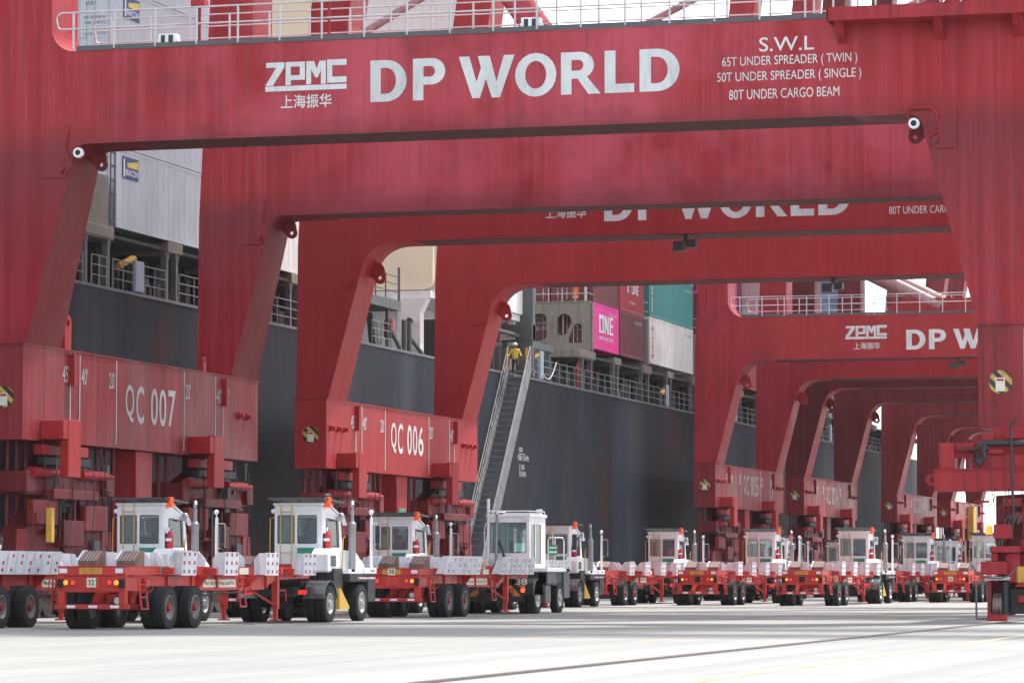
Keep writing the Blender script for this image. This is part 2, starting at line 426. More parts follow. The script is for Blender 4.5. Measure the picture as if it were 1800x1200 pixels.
# ------------------------------------------------------------------ quay, water, rail, markings
def concrete():
    m = bpy.data.materials.new('quay_concrete'); nt, N, L = nodes(m)
    out = N.new('ShaderNodeOutputMaterial'); b = N.new('ShaderNodeBsdfPrincipled'); L.new(b.outputs[0], out.inputs[0])
    pos = N.new('ShaderNodeNewGeometry').outputs['Position']
    a = noise(N, L, pos, .12, (1, .5, 1), 5, .6)
    c0 = ramp(N, [(.32, (.248, .242, .222, 1)), (.68, (.318, .311, .288, 1))]); L.new(a, c0.inputs[0]); c = c0.outputs[0]
    # tyre tracks along the quay
    t = noise(N, L, pos, 1.0, (.9, .012, 1), 5, .6)
    tr = ramp(N, [(.46, g(0)), (.66, g(.62))]); L.new(t, tr.inputs[0]); c = mix(N, L, tr.outputs[0], c, (.20, .20, .20))
    # soft darker bands across the quay
    d = noise(N, L, pos, .5, (.10, .7, 1), 4, .6)
    dr = ramp(N, [(.46, g(0)), (.70, g(.38))]); L.new(d, dr.inputs[0]); c = mix(N, L, dr.outputs[0], c, (.21, .22, .22))
    sp = noise(N, L, pos, 5, (1, 1, 1), 6, .7)
    sr = ramp(N, [(.69, g(0)), (.75, g(.85))]); L.new(sp, sr.inputs[0]); c = mix(N, L, sr.outputs[0], c, (.05, .048, .045))
    # slab joints
    xyz = N.new('ShaderNodeSeparateXYZ'); L.new(pos, xyz.inputs[0])
    for ax, per, wd in (('X', 4.5, .03), ('Y', 6.0, .04)):
        ad = N.new('ShaderNodeMath'); ad.operation = 'ADD'; ad.inputs[1].default_value = 6000; L.new(xyz.outputs[ax], ad.inputs[0])
        md = N.new('ShaderNodeMath'); md.operation = 'MODULO'; md.inputs[1].default_value = per; L.new(ad.outputs[0], md.inputs[0])
        lt = N.new('ShaderNodeMath'); lt.operation = 'LESS_THAN'; lt.inputs[1].default_value = wd; L.new(md.outputs[0], lt.inputs[0])
        ml = N.new('ShaderNodeMath'); ml.operation = 'MULTIPLY'; ml.inputs[1].default_value = .85; L.new(lt.outputs[0], ml.inputs[0])
        c = mix(N, L, ml.outputs[0], c, (.16, .155, .15))
    L.new(c, b.inputs['Base Color']); b.inputs['Roughness'].default_value = .82
    bp = N.new('ShaderNodeBump'); bp.inputs['Strength'].default_value = .3; bp.inputs['Distance'].default_value = .02
    L.new(sp, bp.inputs['Height']); L.new(bp.outputs[0], b.inputs['Normal'])
    return m
M['concrete'] = concrete()
M['apron'] = plain('rail_channel_concrete', (.36, .35, .33), .8, 0, .2, .3)
M['groove'] = plain('rail_groove', (.05, .04, .04), .8, 0, .3, 0)
M['steel'] = plain('rail_steel', (.20, .16, .15), .45, .6, .25, .2)
def worn_yellow():
    m = bpy.data.materials.new('worn_yellow_line'); nt, N, L = nodes(m)
    out = N.new('ShaderNodeOutputMaterial'); b = N.new('ShaderNodeBsdfPrincipled'); L.new(b.outputs[0], out.inputs[0])
    pos = N.new('ShaderNodeNewGeometry').outputs['Position']
    a = noise(N, L, pos, 2.2, (1, .35, 1), 6, .7)
    c = ramp(N, [(.42, (.62, .50, .13, 1)), (.60, (.48, .46, .40, 1))]); L.new(a, c.inputs[0])
    L.new(c.outputs[0], b.inputs['Base Color']); b.inputs['Roughness'].default_value = .8
    return m
M['line'] = worn_yellow()

mb = MB(); mb.add([(-45.4,-300,0),(2500,-300,0),(2500,5000,0),(-45.4,5000,0)], [(0,1,2,3)])
mb.add([(-45.4,-300,0),(-45.4,5000,0),(-45.4,5000,-6),(-45.4,-300,-6)], [(0,1,2,3)])
tag(mb.build('ground', 'concrete'), kind='structure')
m = bpy.data.materials.new('sea_water'); nt_, N_, L_ = nodes(m)
o_ = N_.new('ShaderNodeOutputMaterial'); b_ = N_.new('ShaderNodeBsdfPrincipled'); L_.new(b_.outputs[0], o_.inputs[0])
b_.inputs['Base Color'].default_value = (.03, .05, .05, 1); b_.inputs['Roughness'].default_value = .12
p_ = N_.new('ShaderNodeNewGeometry').outputs['Position']; f_ = noise(N_, L_, p_, .8, (1, 1, 1), 4)
bp_ = N_.new('ShaderNodeBump'); bp_.inputs['Strength'].default_value = .4; bp_.inputs['Distance'].default_value = .2
L_.new(f_, bp_.inputs['Height']); L_.new(bp_.outputs[0], b_.inputs['Normal']); M['water'] = m
mb = MB(); mb.add([(-3000,-300,-3),(-45.4,-300,-3),(-45.4,5000,-3),(-3000,5000,-3)], [(0,1,2,3)])
tag(mb.build('water', 'water'), kind='structure')
for xr in (-12.08, -42.1):
    ap = MB(); ap.add([(xr-.30,-20,.004),(xr+.10,-20,.004),(xr+.10,420,.004),(xr-.30,420,.004)], [(0,1,2,3)], 0)
    ap.add([(xr-.09,-20,.008),(xr+.09,-20,.008),(xr+.09,420,.008),(xr-.09,420,.008)], [(0,1,2,3)], 1)
    ap.box(xr-.035, xr+.035, -20, 420, .009, .03, 2)
    tag(ap.build('crane_rail', ['apron', 'groove', 'steel']), 'steel crane rail in a dark groove running %s' % ('across the open foreground concrete' if xr > -20 else 'along the quay edge behind the tractors'), 'rail')
ln = MB()
for x, wd, y0, y1 in ((-9.05, .16, 8, 330), (-15.5, .08, 66, 300), (-18.4, .08, 66, 300)):
    ln.add([(x-wd/2,y0,.004),(x+wd/2,y0,.004),(x+wd/2,y1,.004),(x-wd/2,y1,.004)], [(0,1,2,3)])
tag(ln.build('road_marking', 'line'), kind='structure')

# ------------------------------------------------------------------ quay cranes
XC = -27.1
def mir(x): return 2*XC - x

def leg_profile(zt, bb, bt, L1, rf, lean):
    k = .268
    tj = -38.0
    inner = lambda z: -41.48 + (z - zt)*k
    I = (inner(bb), bb)
    ang = math.hypot(k, 1)
    A = (I[0] - L1*k/ang, I[1] - L1/ang); B = (I[0] + L1, bb)
    bez = [((1-u)**2*A[0] + 2*u*(1-u)*I[0] + u*u*B[0], (1-u)**2*A[1] + 2*u*(1-u)*I[1] + u*u*B[1]) for u in [i/8 for i in range(9)]]
    x1 = -40.72
    fil = [(x1 + rf + rf*math.cos(R(a)), bt + rf + rf*math.sin(R(a))) for a in [180 + 90*i/7 for i in range(8)]]
    P = [(-42.75, zt), (-42.70, 14.0), (-42.3, 22.5), (-41.8, 26), (-40.6, 34), (-38.4, 56.0), (-36.9, 56.0), (-39.1, 34), (-40.2, 26), (-40.72, 22.5)]
    P += fil + [(tj, bt), (tj, bb)] + bez[::-1] + [(-41.48, zt)]
    return P

def lug_plate(mb, x, z, y0, y1, s=1.0, flip=1):
    """hoisting lug: drop-shaped plate with a round hole, hanging from the haunch"""
    n = 20; o = []; i_ = []
    for i in range(n):
        th = 2*PI*i/n
        r = s*(.33 + .62*max(0, math.cos(th - R(118)))**2)
        o.append((x + flip*r*math.cos(th), z + r*math.sin(th)))
        i_.append((x + flip*s*.11*math.cos(th), z + s*.11*math.sin(th)))
    mb.ring_wall([(a, y0, b) for a, b in o], [(a, y0, b) for a, b in i_], (0, y1 - y0, 0))

def bogie_set(root, tc, ym, zb, mats, detail=True):
    e = MB()
    e.box(tc-.5, tc+.5, ym-.75, ym+.75, zb-.55, zb-.003)
    e.prism([(ym-3.3, 3.75), (ym+3.3, 3.75), (ym+3.3, 4.15), (ym+1.0, zb-.5), (ym-1.0, zb-.5), (ym-3.3, 4.15)], 'x', tc-.42, tc+.42)
    e.box(tc-.60, tc+.60, ym-3.5, ym-2.9, 3.82, 4.45); e.box(tc-.60, tc+.60, ym+2.9, ym+3.5, 3.82, 4.45)
    e.build('equalizer_beam', mats, root, bevel=.02)
    for j, ys in enumerate((ym-1.85, ym+1.85)):
        b = MB()
        b.prism([(ys-1.55, 1.95), (ys+1.55, 1.95), (ys+1.5, 2.5), (ys+.5, 3.3), (ys-.5, 3.3), (ys-1.5, 2.5)], 'x', tc-.38, tc+.38)
        b.box(tc-.22, tc+.22, ys-.3, ys+.3, 3.3, 3.75)
        for yy in (ys-.85, ys+.85):
            b.prism([(yy-.72, .62), (yy-.35, .62), (yy-.12, 1.15), (yy+.12, 1.15), (yy+.35, .62), (yy+.72, .62), (yy+.66, 1.9), (yy+.25, 2.1), (yy-.25, 2.1), (yy-.66, 1.9)], 'x', tc-.36, tc+.36)
            b.box(tc+.36, tc+.62, yy-.25, yy+.25, .95, 1.6); b.lathe([(tc+.62, .001), (tc+.62, .17), (tc+.95, .17), (tc+.95, .001)], 'x', (0, yy+.1, 1.35), 12)
        bo = b.build('bogie', mats, root, bevel=.015)
        for yy in (ys-.85, ys+.85):
            for w_ in (-.42, .42):
                wv = MB(); wv.lathe([(tc-.075, .001), (tc-.085, .10), (tc-.085, .40), (tc-.06, .42), (tc-.06, .36), (tc+.06, .36), (tc+.06, .42), (tc+.085, .40), (tc+.085, .10), (tc+.075, .001)], 'x', (0, yy+w_, .425), 20)
                wv.build('wheel', 'steel', bo, smooth=True)
    if detail:
        for q, mt in (((tc+.44, tc+.78, ym-2.7, ym+.9, zb-.42, zb-.10), 'red'), ((tc+.40, tc+.70, ym-2.3, ym+1.4, zb-.72, zb-.46), 'chassis'), ((tc+.46, tc+.82, ym-1.9, ym+1.7, zb-1.75, zb-1.45), 'red_dark'),  # black bar is the shaded gap between beams, put in as colour
                      ((tc+.42, tc+.66, ym-3.1, ym-1.2, 2.85, 3.6), 'red_grimy'), ((tc+.42, tc+.60, ym+1.1, ym+3.0, 2.7, 3.5), 'red_grimy'), ((tc+.40, tc+.74, ym-.9, ym+.7, 2.2, 3.0), 'red_dark'), ((tc+.40, tc+.55, ym+2.0, ym+2.5, 1.5, 2.4), 'dark_grey')):
            c = MB(); c.box(*q); c.build('machinery_box', mt, root, bevel=.02)
        for yy in (ym-3.4, ym+.2, ym+3.3):
            c = MB(); c.prism([(yy-.6, .9), (yy-.2, .9), (yy, 1.5), (yy+.2, .9), (yy+.6, .9), (yy+.35, 2.7), (yy-.35, 2.7)], 'x', tc+.37, tc+.43); c.build('guard_plate', 'red_grimy', root)
        rq = random.Random(int(ym*17))
        for i in range(16):
            y = ym + rq.uniform(-3.4, 3.3); z = rq.uniform(.8, zb-.6); x = tc + rq.uniform(.42, .72); a = rq.uniform(.12, .45); h = rq.uniform(.1, .5)
            c = MB()
            if i % 3 == 0: c.tube([(x, y-a*2, z), (x, y+a*2, z)], rq.uniform(.04, .1), 8)
            elif i % 3 == 1: c.box(x-.1, x+.12, y, y+a, z, z+h)
            else: c.tube([(x, y, z), (x, y, min(zb-.1, z+1.6))], rq.uniform(.03, .07), 6)
            c.build('bogie_fitting', rq.choice(('chassis', 'chassis', 'red_dark', 'red_shaded', 'red_grimy', 'dark_grey')), root, bevel=0)
        for y0 in (ym-2.2, ym+1.7):
            c = MB(); c.tube([(tc+.55, y0-.9, zb-.95), (tc+.55, y0+1.1, zb-.95)], .16, 10); c.tube([(tc+.55, y0+1.1, zb-.95), (tc+.55, y0+1.7, zb-.95)], .09, 8)
            c.build('buffer_cylinder', 'red', root, smooth=True)
        cb = MB(); rr = random.Random(int(ym*10))
        for i in range(9):
            y = ym - 2.2 + i*.62 + rr.uniform(-.2, .2); x = tc + .52 + rr.uniform(-.08, .3); zl = rr.uniform(1.4, 2.8); sg = rr.uniform(-.5, .5)
            cb.tube([(x-.1, y, zb-.1), (x, y+sg*.2, zb-.9), (x+.05, y+sg*.6, (zb+zl)/2), (x, y+sg, zl), (x-.05, y+sg*1.4, zl-.25), (x-.2, y+sg*1.5, zl+.2)], .017, 5)
        cb.build('cable', 'black', root, smooth=True)

def eye_lug(mb, x0, x1, y, z, s=1):
    n = 14
    o = [(y + s*.17*math.cos(2*PI*i/n), z + s*.17*math.sin(2*PI*i/n) - (s*.42 if n*.5 < i < n else 0)) for i in range(n)]
    i_ = [(y + s*.075*math.cos(2*PI*i/n), z + s*.075*math.sin(2*PI*i/n)) for i in range(n)]
    mb.ring_wall([(x0, a, b) for a, b in o], [(x0, a, b) for a, b in i_], (x1-x0, 0, 0))

def flood(root, x, y, z, up):
    f = MB(); f.box(x-.28, x+.28, y-.06, y+.30, z, z+.36, 0); f.box(x-.2, x-.06, y-.066, y-.061, z+.04, z+.32, 1); f.box(x+.04, x+.2, y-.066, y-.061, z+.04, z+.32, 1)
    f.box(x-.33, x-.28, y-.02, y+.2, z-.12, z+.2, 0); f.box(x+.28, x+.33, y-.02, y+.2, z-.12, z+.2, 0)
    return f.build('floodlight', ['white', 'black'], root, bevel=.012)

def crane(num, s0, zt, zb, d, bbA, bbB, bt, L1, rf, lean, label, paint, kind, txt, near=False):
    root = empty('quay_crane', (XC, s0+10.5, 0), label, 'crane', 'red quay cranes along the berth')
    pl, pb, ps = paint
    sA = s0 + .15; sB = s0 + 20.85 - d
    for sf, bb, dd in ((sA, bbA, d), (sB, bbB, d)):
        prof = leg_profile(zt, bb, bt, L1, rf, lean)
        dep = lambda p, sf=sf: sf + (d if p[1] < zt+.1 else d - (d-2.05)*min(1, (p[1]-zt)/(13.4-zt)))
        for side in (0, 1):
            P = prof if side == 0 else [(mir(x) + (.75 if near and i < 6 and x < -38.2 and i not in (4, 5) else 0), z) for i, (x, z) in enumerate(prof)]
            mb = MB(); mb.prism(P, 'y', sf, dep)
            lg = mb.build('leg', [pl, 'red_shaded' if near else ('red_fresh' if num == '006' else 'red')], root)
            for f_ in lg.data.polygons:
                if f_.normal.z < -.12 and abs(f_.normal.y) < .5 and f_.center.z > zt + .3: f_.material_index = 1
            # hoisting lugs at the haunch
            if not side or near:
                fl = 1 if side == 0 else -1
                zx = bb - L1*.95 - .12; xx = -41.48 + (zx - zt)*.268
                lb = MB()
                lug_plate(lb, (xx + .42) if side == 0 else mir(xx + .42), zx-.05, sf+1.2, sf+1.3, .60 if near else .72, fl); lb.build('lug', pl, lg); lb = MB()
                fx = xx - .52
                pts = [(-.42, -.55), (.25, -.55), (.52, -.15), (.30, .35), (.42, 1.0), (-.2, 1.1), (-.42, .6)]
                lb.prism([((fx + a) if side == 0 else mir(fx + a), zx + b) for a, b in pts], 'y', sf-.045, sf-.001)
                lb.lathe([(sf-.16, .001), (sf-.16, .10), (sf-.04, .10)], 'y', ((fx+.18) if side == 0 else mir(fx+.18), 0, zx-.3), 12)
                lb.build('lug_mount', pl, lg)
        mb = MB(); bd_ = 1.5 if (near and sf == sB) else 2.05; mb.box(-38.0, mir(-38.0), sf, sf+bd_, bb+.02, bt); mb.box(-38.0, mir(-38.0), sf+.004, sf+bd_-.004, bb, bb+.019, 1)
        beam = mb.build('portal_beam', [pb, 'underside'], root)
        # toe board + railing on the beam
        tb = MB(); tb.box(-39.9, mir(-40.3), sf-.03, sf+.02, bt+.004, bt+.15); tb.build('toe_board', 'dark_grey', beam)
        rl = MB(); x0, x1 = -40.55, -16.2
        zz = bt + .05
        for yy, xs, hs in ((sf-.02, x0, (.62, 1.12)), (sf+1.15, x0+.75, (.35, .72, 1.08))):
            for h in hs:
                if yy < sf: rl.tube([(xs+.16, yy, zz+h), (x1, yy, zz+h)], .027, 6)
                else: rl.tube([(xs+.16, yy, zz+h), (x1+.4, yy, zz+h)], .022, 6)
            rl.tube([(xs+.16, yy, zz+hs[-1]), (xs+.05, yy, zz+hs[-1]-.06), (xs, yy, zz+hs[-1]-.16), (xs+.06, yy, zz+hs[0]+.06), (xs+.16, yy, zz+hs[0])], .027, 6)
            n = 19
            for i in range(n):
                x = xs + .55 + (x1 - xs - .6)*i/(n-1)
                rl.tube([(x, yy, zz), (x, yy, zz+hs[-1])], .033, 6)
        rl.build('railing', 'rail_grey', root, smooth=True)
        if txt and sf == sA:
            t = MB(); y = sf - .012
            if kind == 'old':
                z0, dz = (15.2, 0) if near else (14.55, .26)
                dp_world(t, -30.57, -21.24, z0, z0+1.235, y); t.build('company_lettering', 'letter', beam); t = MB()
                put_flat(t, *_zp, 'front', -33.85, -31.31, z0+.43, z0+1.32, y)
                put_text(t, '上海振华', 'front', -33.36+dz*2, -31.78+dz*2, z0-.10+dz, z0+.31+dz, y, 0, .012); t.build('maker_logo', 'letter', beam); t = MB()
                z0 += dz*1.15
                put_text(t, 'S.W.L', 'front', -18.91, -17.32, z0+1.02, z0+1.43, y, 0, .006)
                put_text(t, '65T UNDER SPREADER ( TWIN )', 'front', -19.99, -16.08, z0+.555, z0+.90, y)
                put_text(t, '50T UNDER SPREADER ( SINGLE )', 'front', -20.14, -15.97, z0+.115, z0+.46, y)
                put_text(t, '80T UNDER CARGO BEAM', 'front', -19.79, -16.60, z0-.33, z0-.05, y)
            else:
                z0 = 14.26
                dp_world(t, -30.24, -20.9, z0, z0+1.15, y); t.build('company_lettering', 'letter', beam); t = MB()
                put_flat(t, *_zp, 'front', -33.78, -31.36, z0+.66, z0+1.45, y)
                put_text(t, '上海振华', 'front', -33.3, -31.75, z0+.06, z0+.46, y, 0, .012)
            t.build('load_lettering' if kind == 'old' else 'maker_logo', 'letter', beam)
        # diagonal braces above the portal
        for side in (0, 1):
            b = MB(); f = (lambda x: x) if side == 0 else mir
            if kind == 'old' and (side or sf == sA or not near):
                if num == '006' and side == 0: b.tube([(-34, sf+1, bt+2.9), (-14.5, sf+1, bt+12)], .15, 8)
                elif near and sf == sB: b.tube([(-39.9, sf+1.2, 18.9), (-31.2, sf+1.2, 23.6)], .14, 8)
                else: continue
            elif kind == 'old':
                b.tube([(f(-28.2), sf+1.0, bt-.1), (f(-39.2), sf+1.0, bt+15.5)], .50, 14)
                b.prism([(f(-30.6), bt+.002), (f(-27.2), bt+.002), (f(-27.6), bt+.7), (f(-28.9), bt+1.5), (f(-30.0), bt+1.7)], 'y', sf+.93, sf+1.07)
            else:
                
                for oy, oz in ((.55, 0), (1.6, .35)): b.tube([(f(-28.3), sf+oy, bt+.45+oz), (f(-41.0), sf+oy, bt+6.9+oz)], .33, 14, 1)
                b.prism([(f(-31.6), bt+.002), (f(-27.1), bt+.002), (f(-27.1), bt+.9), (f(-30.2), bt+.95), (f(-31.2), bt+.5)], 'y', sf+.3, sf+1.7)
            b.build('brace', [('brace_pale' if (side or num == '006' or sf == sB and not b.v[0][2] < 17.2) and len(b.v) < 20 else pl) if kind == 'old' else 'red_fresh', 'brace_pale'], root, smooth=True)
    # sills
    for side in (0, 1):
        f = (lambda x: x) if side == 0 else mir
        mb = MB(); mb.box(f(-42.75), f(-41.48), s0, s0+21, zb, zt)
        mb.box(f(-42.79), f(-41.44), s0-.04, s0+21.04, zt+.003, zt+.05)
        sill = mb.build('sill_beam', ps, root)
        tc = f(-42.1)
        if side == 0:
            t = MB(); w_ = -41.468; yc = s0+10.5
            put_chars(t, [('Q', 0, .165), ('C', .205, .36), (num[0], .495, .635), (num[1], .665, .805), (num[2], .84, 1)], 'right', yc-2.26, yc+2.26, zb+.86, zb+2.10, w_, 0, .012)
            t.build('lettering', 'letter_old' if num != '006' else 'letter', sill)
            for dy, lab in ((-6.86, "45'"), (-6.1, "40'"), (-3.05, "20'"), (3.05, "20'"), (6.1, "40'"), (6.86, "45'")):
                t = MB(); t.box(w_-.006, w_+.004, yc+dy-.03, yc+dy+.03, zb+.12, zt-.05)
                a = yc+dy-(.62 if dy in (-3.05, -6.86) else -.12)
                put_text(t, lab, 'right', a, a+.5, zt-.98, zt-.45, w_, 0, .005)
                t.build('bay_mark', 'letter_old' if num == '007' else 'letter', sill)
            for yy in ((.45, 1.25, 2.05, 18.6, 19.4, 20.2) if num != '007' else (18.9, 19.7)):
                pn = MB(); pn.lathe([(-41.478, .13), (-41.36, .13), (-41.34, .09), (-41.24, .09), (-41.24, .001)], 'x', (0, s0+yy, zb+1.55), 10)
                pn.build('pin', pl, sill, smooth=True)
            for yy, L_ in ((3.97, 1.05), (17.7, .9)):
                up = MB(); up.box(-41.478, -41.30, s0+yy-.42, s0+yy-.22, zt-1.05, zt-.08); up.build('stop_plate', pl, sill)
            for yy, ss in (((3.5, 1.6), (15.6, .8)) if near else ((19.6, 1.1),)): up = MB(); eye_lug(up, -41.60, -41.50, s0+yy, zt+.55*ss, ss); up.build('lifting_eye', pl, sill)
        # hazard disc on the near end
        h = MB(); h.lathe([(s0-.03, .001), (s0-.03, .325), (s0-.002, .325)], 'y', (tc, 0, zb+1.28), 28)
        h.build('hazard_sign', 'hazard', root, loc=None)
        h = MB(); h.box(tc-.13, tc+.13, s0-.042, s0-.032, zb+1.02, zb+1.40); h.box(tc-.10, tc+.10, s0-.046, s0-.043, zb+1.30, zb+1.37, 1)
        h.build('warning_label', ['plate', 'retro_red'], root)
        if side == 0:
            for yy in (1.35, 14.1):
                b = MB(); b.box(-41.476, -40.72, s0+yy, s0+yy+1.3, zb+.05, zb+.62); b.box(-40.98, -40.70, s0+yy+.35, s0+yy+1.34, zb-1.1, zb+.66)
                b.prism([(-41.45, zb-.25), (-40.98, zb+.05), (-41.45, zb+.05)], 'y', s0+yy+.9, s0+yy+1.0)
                b.build('cable_bracket', 'red_fresh', root, bevel=.015)
            st = MB(); st.prism([(s0+9.9, .9), (s0+11.1, .9), (s0+11.25, zb-.003), (s0+9.75, zb-.003)], 'x', -42.6, -41.7)
            st.box(-42.7, -41.6, s0+9.6, s0+11.4, .5, .9)
            sto = st.build('tie_down_post', pl, root, bevel=.02)
            if num == '006':
                sg = MB(); sg.box(-41.69, -41.67, s0+10.0, s0+10.95, 2.75, 4.05, 0)
                put_text(sg, '9', 'right', s0+10.22, s0+10.73, 2.95, 3.85, -41.66, 1, .02)
                sg.build('number_sign', ['green', 'letter'], root)
            bm_ = 'red_dark' if num != '006' else 'red_grimy'  # bogies in darker red: shade under the sill put into the colour
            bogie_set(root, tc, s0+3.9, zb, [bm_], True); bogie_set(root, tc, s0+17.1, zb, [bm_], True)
            for yb0 in (s0+.5, s0+7.6, s0+12.4):
                for q in range(4):
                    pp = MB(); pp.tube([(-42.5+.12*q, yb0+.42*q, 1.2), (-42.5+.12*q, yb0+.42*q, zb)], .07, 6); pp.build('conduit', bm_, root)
        else:
            if near: bogie_set(root, tc, s0+17.1, zb, [pl], False)
            else:
                bogie_set(root, tc, s0+3.9, zb, [pl], False); bogie_set(root, tc, s0+17.1, zb, [pl], False)
    # upper works (boom girders, A-frame, trolley house): out of the frame, they throw the striped shade
    u = MB()
    for yy in (6.6, 13.4):
        u = MB(); u.box(-88, 8, s0+yy-.8, s0+yy+.8, 57, 59.2); u.build('boom', pb, root)
    for yy, wd in ((4.7, .3), (5.3, .12), (9.2, .15), (10.8, .15), (14.7, .3), (15.4, .12), (3.2, .5), (17, .5)): u = MB(); u.box(-88, 8, s0+yy-wd, s0+yy+wd, 57.1, 57.3); u.build('boom_shade_strip', pl, root)  # thin strips added out of view to cast more shade stripes
    u = MB()
    for x in (-37.7, mir(-37.7)):
        u = MB(); u.box(x-.8, x+.8, s0+.3, s0+20.7, 54.7, 56.9); u.build('cross_beam', pl, root)
    for x in (-85, -70, -55, -33, -20, -5): u = MB(); u.box(x-.5, x+.5, s0+7.4, s0+12.6, 57.4, 58.7); u.build('cross_beam', pl, root)
    u = MB()
    for yy in (5.2, 14.8):
        u.tube([(-38.5, s0+yy, 56.5), (-36.5, s0+10.5 + (yy-10.5)*.4, 78)], .55, 10); u.tube([(-14, s0+yy, 56.5), (-35.5, s0+10.5+(yy-10.5)*.4, 78)], .45, 10)
        u.tube([(-36.5, s0+10.5+(yy-10.5)*.4, 78), (-80, s0+yy*.7+3.1, 59)], .16, 8)
    u.build('apex_frame', pl, root)
    u = MB(); u.box(-20, -6, s0+6.2, s0+13.8, 59.4, 64); u.build('machinery_house', 'white', root, bevel=.1)
    return root

RP = ('red', 'red_beam', 'red'); 
cranes = {}
cranes['007'] = crane('007', 95.23, 8.25, 5.39, 2.7, 14.28, 13.93, 17.10, .35, .75, 1.0, 'nearest red quay crane, QC 007 on its dirty sill and white lettering across its portal', ('red_beam', 'red_beam', 'red_grimy'), 'old', True, near=True)
cranes['006'] = crane('006', 124.0, 8.0, 5.39, 2.3, 14.0, 13.88, 16.95, 1.15, .9, 1.0, 'bright red quay crane numbered QC 006, green 9 sign on its post', ('red_fresh', 'red_fresh', 'red_fresh'), 'old', True)
cranes['005'] = crane('005', 195.4, 7.78, 5.27, 2.4, 13.78, 13.7, 16.32, 1.25, 1.0, 1.0, 'distant red quay crane numbered QC 005, white lettering and railing on its portal beam', ('red', 'red_fresh', 'red_grimy'), 'new', True)
cranes['004'] = crane('004', 223.7, 7.80, 5.30, 2.4, 13.66, 13.62, 16.2, 1.1, 1.0, 1.0, 'dark red quay crane with dirty streaked sill directly behind crane QC 005', ('red_dark', 'red_dark', 'red_grimy'), 'new', False)
cranes['003'] = crane('003', 263.0, 7.65, 5.40, 2.4, 13.6, 13.45, 16.1, 1.1, 1.0, 1.0, 'far red quay crane seen past a strip of grey hull, second last in the row', ('red_grimy', 'red_grimy', 'red_grimy'), 'new', False)
cranes['002'] = crane('002', 292.3, 7.65, 5.40, 2.4, 13.5, 13.4, 16.0, 1.1, 1.0, 1.0, 'farthest red quay crane with a yellow box on its pale sill', ('red_grimy', 'red_grimy', 'red'), 'new', False)
# yellow ladder box on the farthest sill
mb = MB(); mb.box(-41.47, -40.9, 302.4, 304.6, 4.4, 7.4); mb.build('ladder_box', 'yellow', cranes['002'], bevel=.03)

# near crane extras -------------------------------------------------------
c7 = cranes['007']; y7 = 95.38
for x in (-37.0, -25.7): flood(c7, x, y7+.1, 17.16, True)
for x in (-36.1, -32.0):      # lamp posts on the walkway
    p = MB(); p.tube([(x, y7+.4, 17.1), (x, y7+.4, 18.35)], .05, 8); p.box(x-.22, x+.22, y7+.2, y7+.6, 18.35, 18.55); p.build('walkway_lamp', 'red', c7, bevel=.02)
# white-flanged round fittings at the two lower corners of the portal
for x in (-39.72, mir(-39.75)):
    p = MB(); p.lathe([(y7-.28, .085), (y7-.28, .15), (y7-.18, .16), (y7-.16, .10), (y7-.001, .10)], 'y', (x, 0, 13.98), 18, 0)
    p.lathe([(y7-.281, .001), (y7-.24, .085), (y7-.28, .085)], 'y', (x, 0, 13.98), 18, 1); p.build('pipe_fitting', ['white', 'black'], c7, smooth=True)
# raised handhold frame on the landward leg
p = MB(); p.tube([(mir(-39.9)-.35, y7-.05, 14.0), (mir(-39.9)-.3, y7-.05, 14.45), (mir(-39.9)+.35, y7-.05, 14.45), (mir(-39.9)+.5, y7-.05, 14.2), (mir(-39.9)+.48, y7-.05, 13.75), (mir(-39.9)+.25, y7-.05, 13.6)], .06, 8)
p.build('pipe_frame', 'red', c7, smooth=True)
# service platform across the landward leg
p = MB(); p.box(-16.75, -11.2, y7-.9, y7-.01, 16.90, 16.97); p.box(-16.78, -11.2, y7-.95, y7-.9, 16.88, 17.26)
p.box(-16.80, -16.75, y7-.95, y7-.01, 16.88, 17.26)
for x in (-16.5, -13.7, -11.5): p.prism([(y7-.85, 16.90), (y7-.01, 16.90), (y7-.01, 16.35)], 'x', x-.12, x+.12)
p.build('service_platform', 'red', c7)
p = MB()
for x in (-16.6, -15.4, -14.2, -13.0, -11.9): p.tube([(x, y7-.92, 17.26), (x, y7-.92, 18.2)], .03, 6)
for z in (17.7, 18.2): p.tube([(-16.6, y7-.92, z), (-11.2, y7-.92, z)], .027, 6)
p.build('railing', 'rail_grey', c7, smooth=True)
# work lamps hanging below other portal beams
for k, x, y, z in (('006', -27.5, 124.2, 14.0), ('006', -25.2, 142.7, 13.88), ('005', -27.3, 195.6, 13.78)):
    p = MB(); p.box(x-.08, x+.08, y+.2, y+.4, z-.25, z-.002); p.box(x-.45, x-.02, y, y+.5, z-.62, z-.25); p.box(x+.05, x+.42, y+.1, y+.5, z-.5, z-.2); p.build('floodlight', 'black', cranes[k], bevel=.03)
# paint patches on crane 006
p = MB(); p.box(-42.0, -41.55, 142.60, 142.62, 11.0, 11.0+.001); 

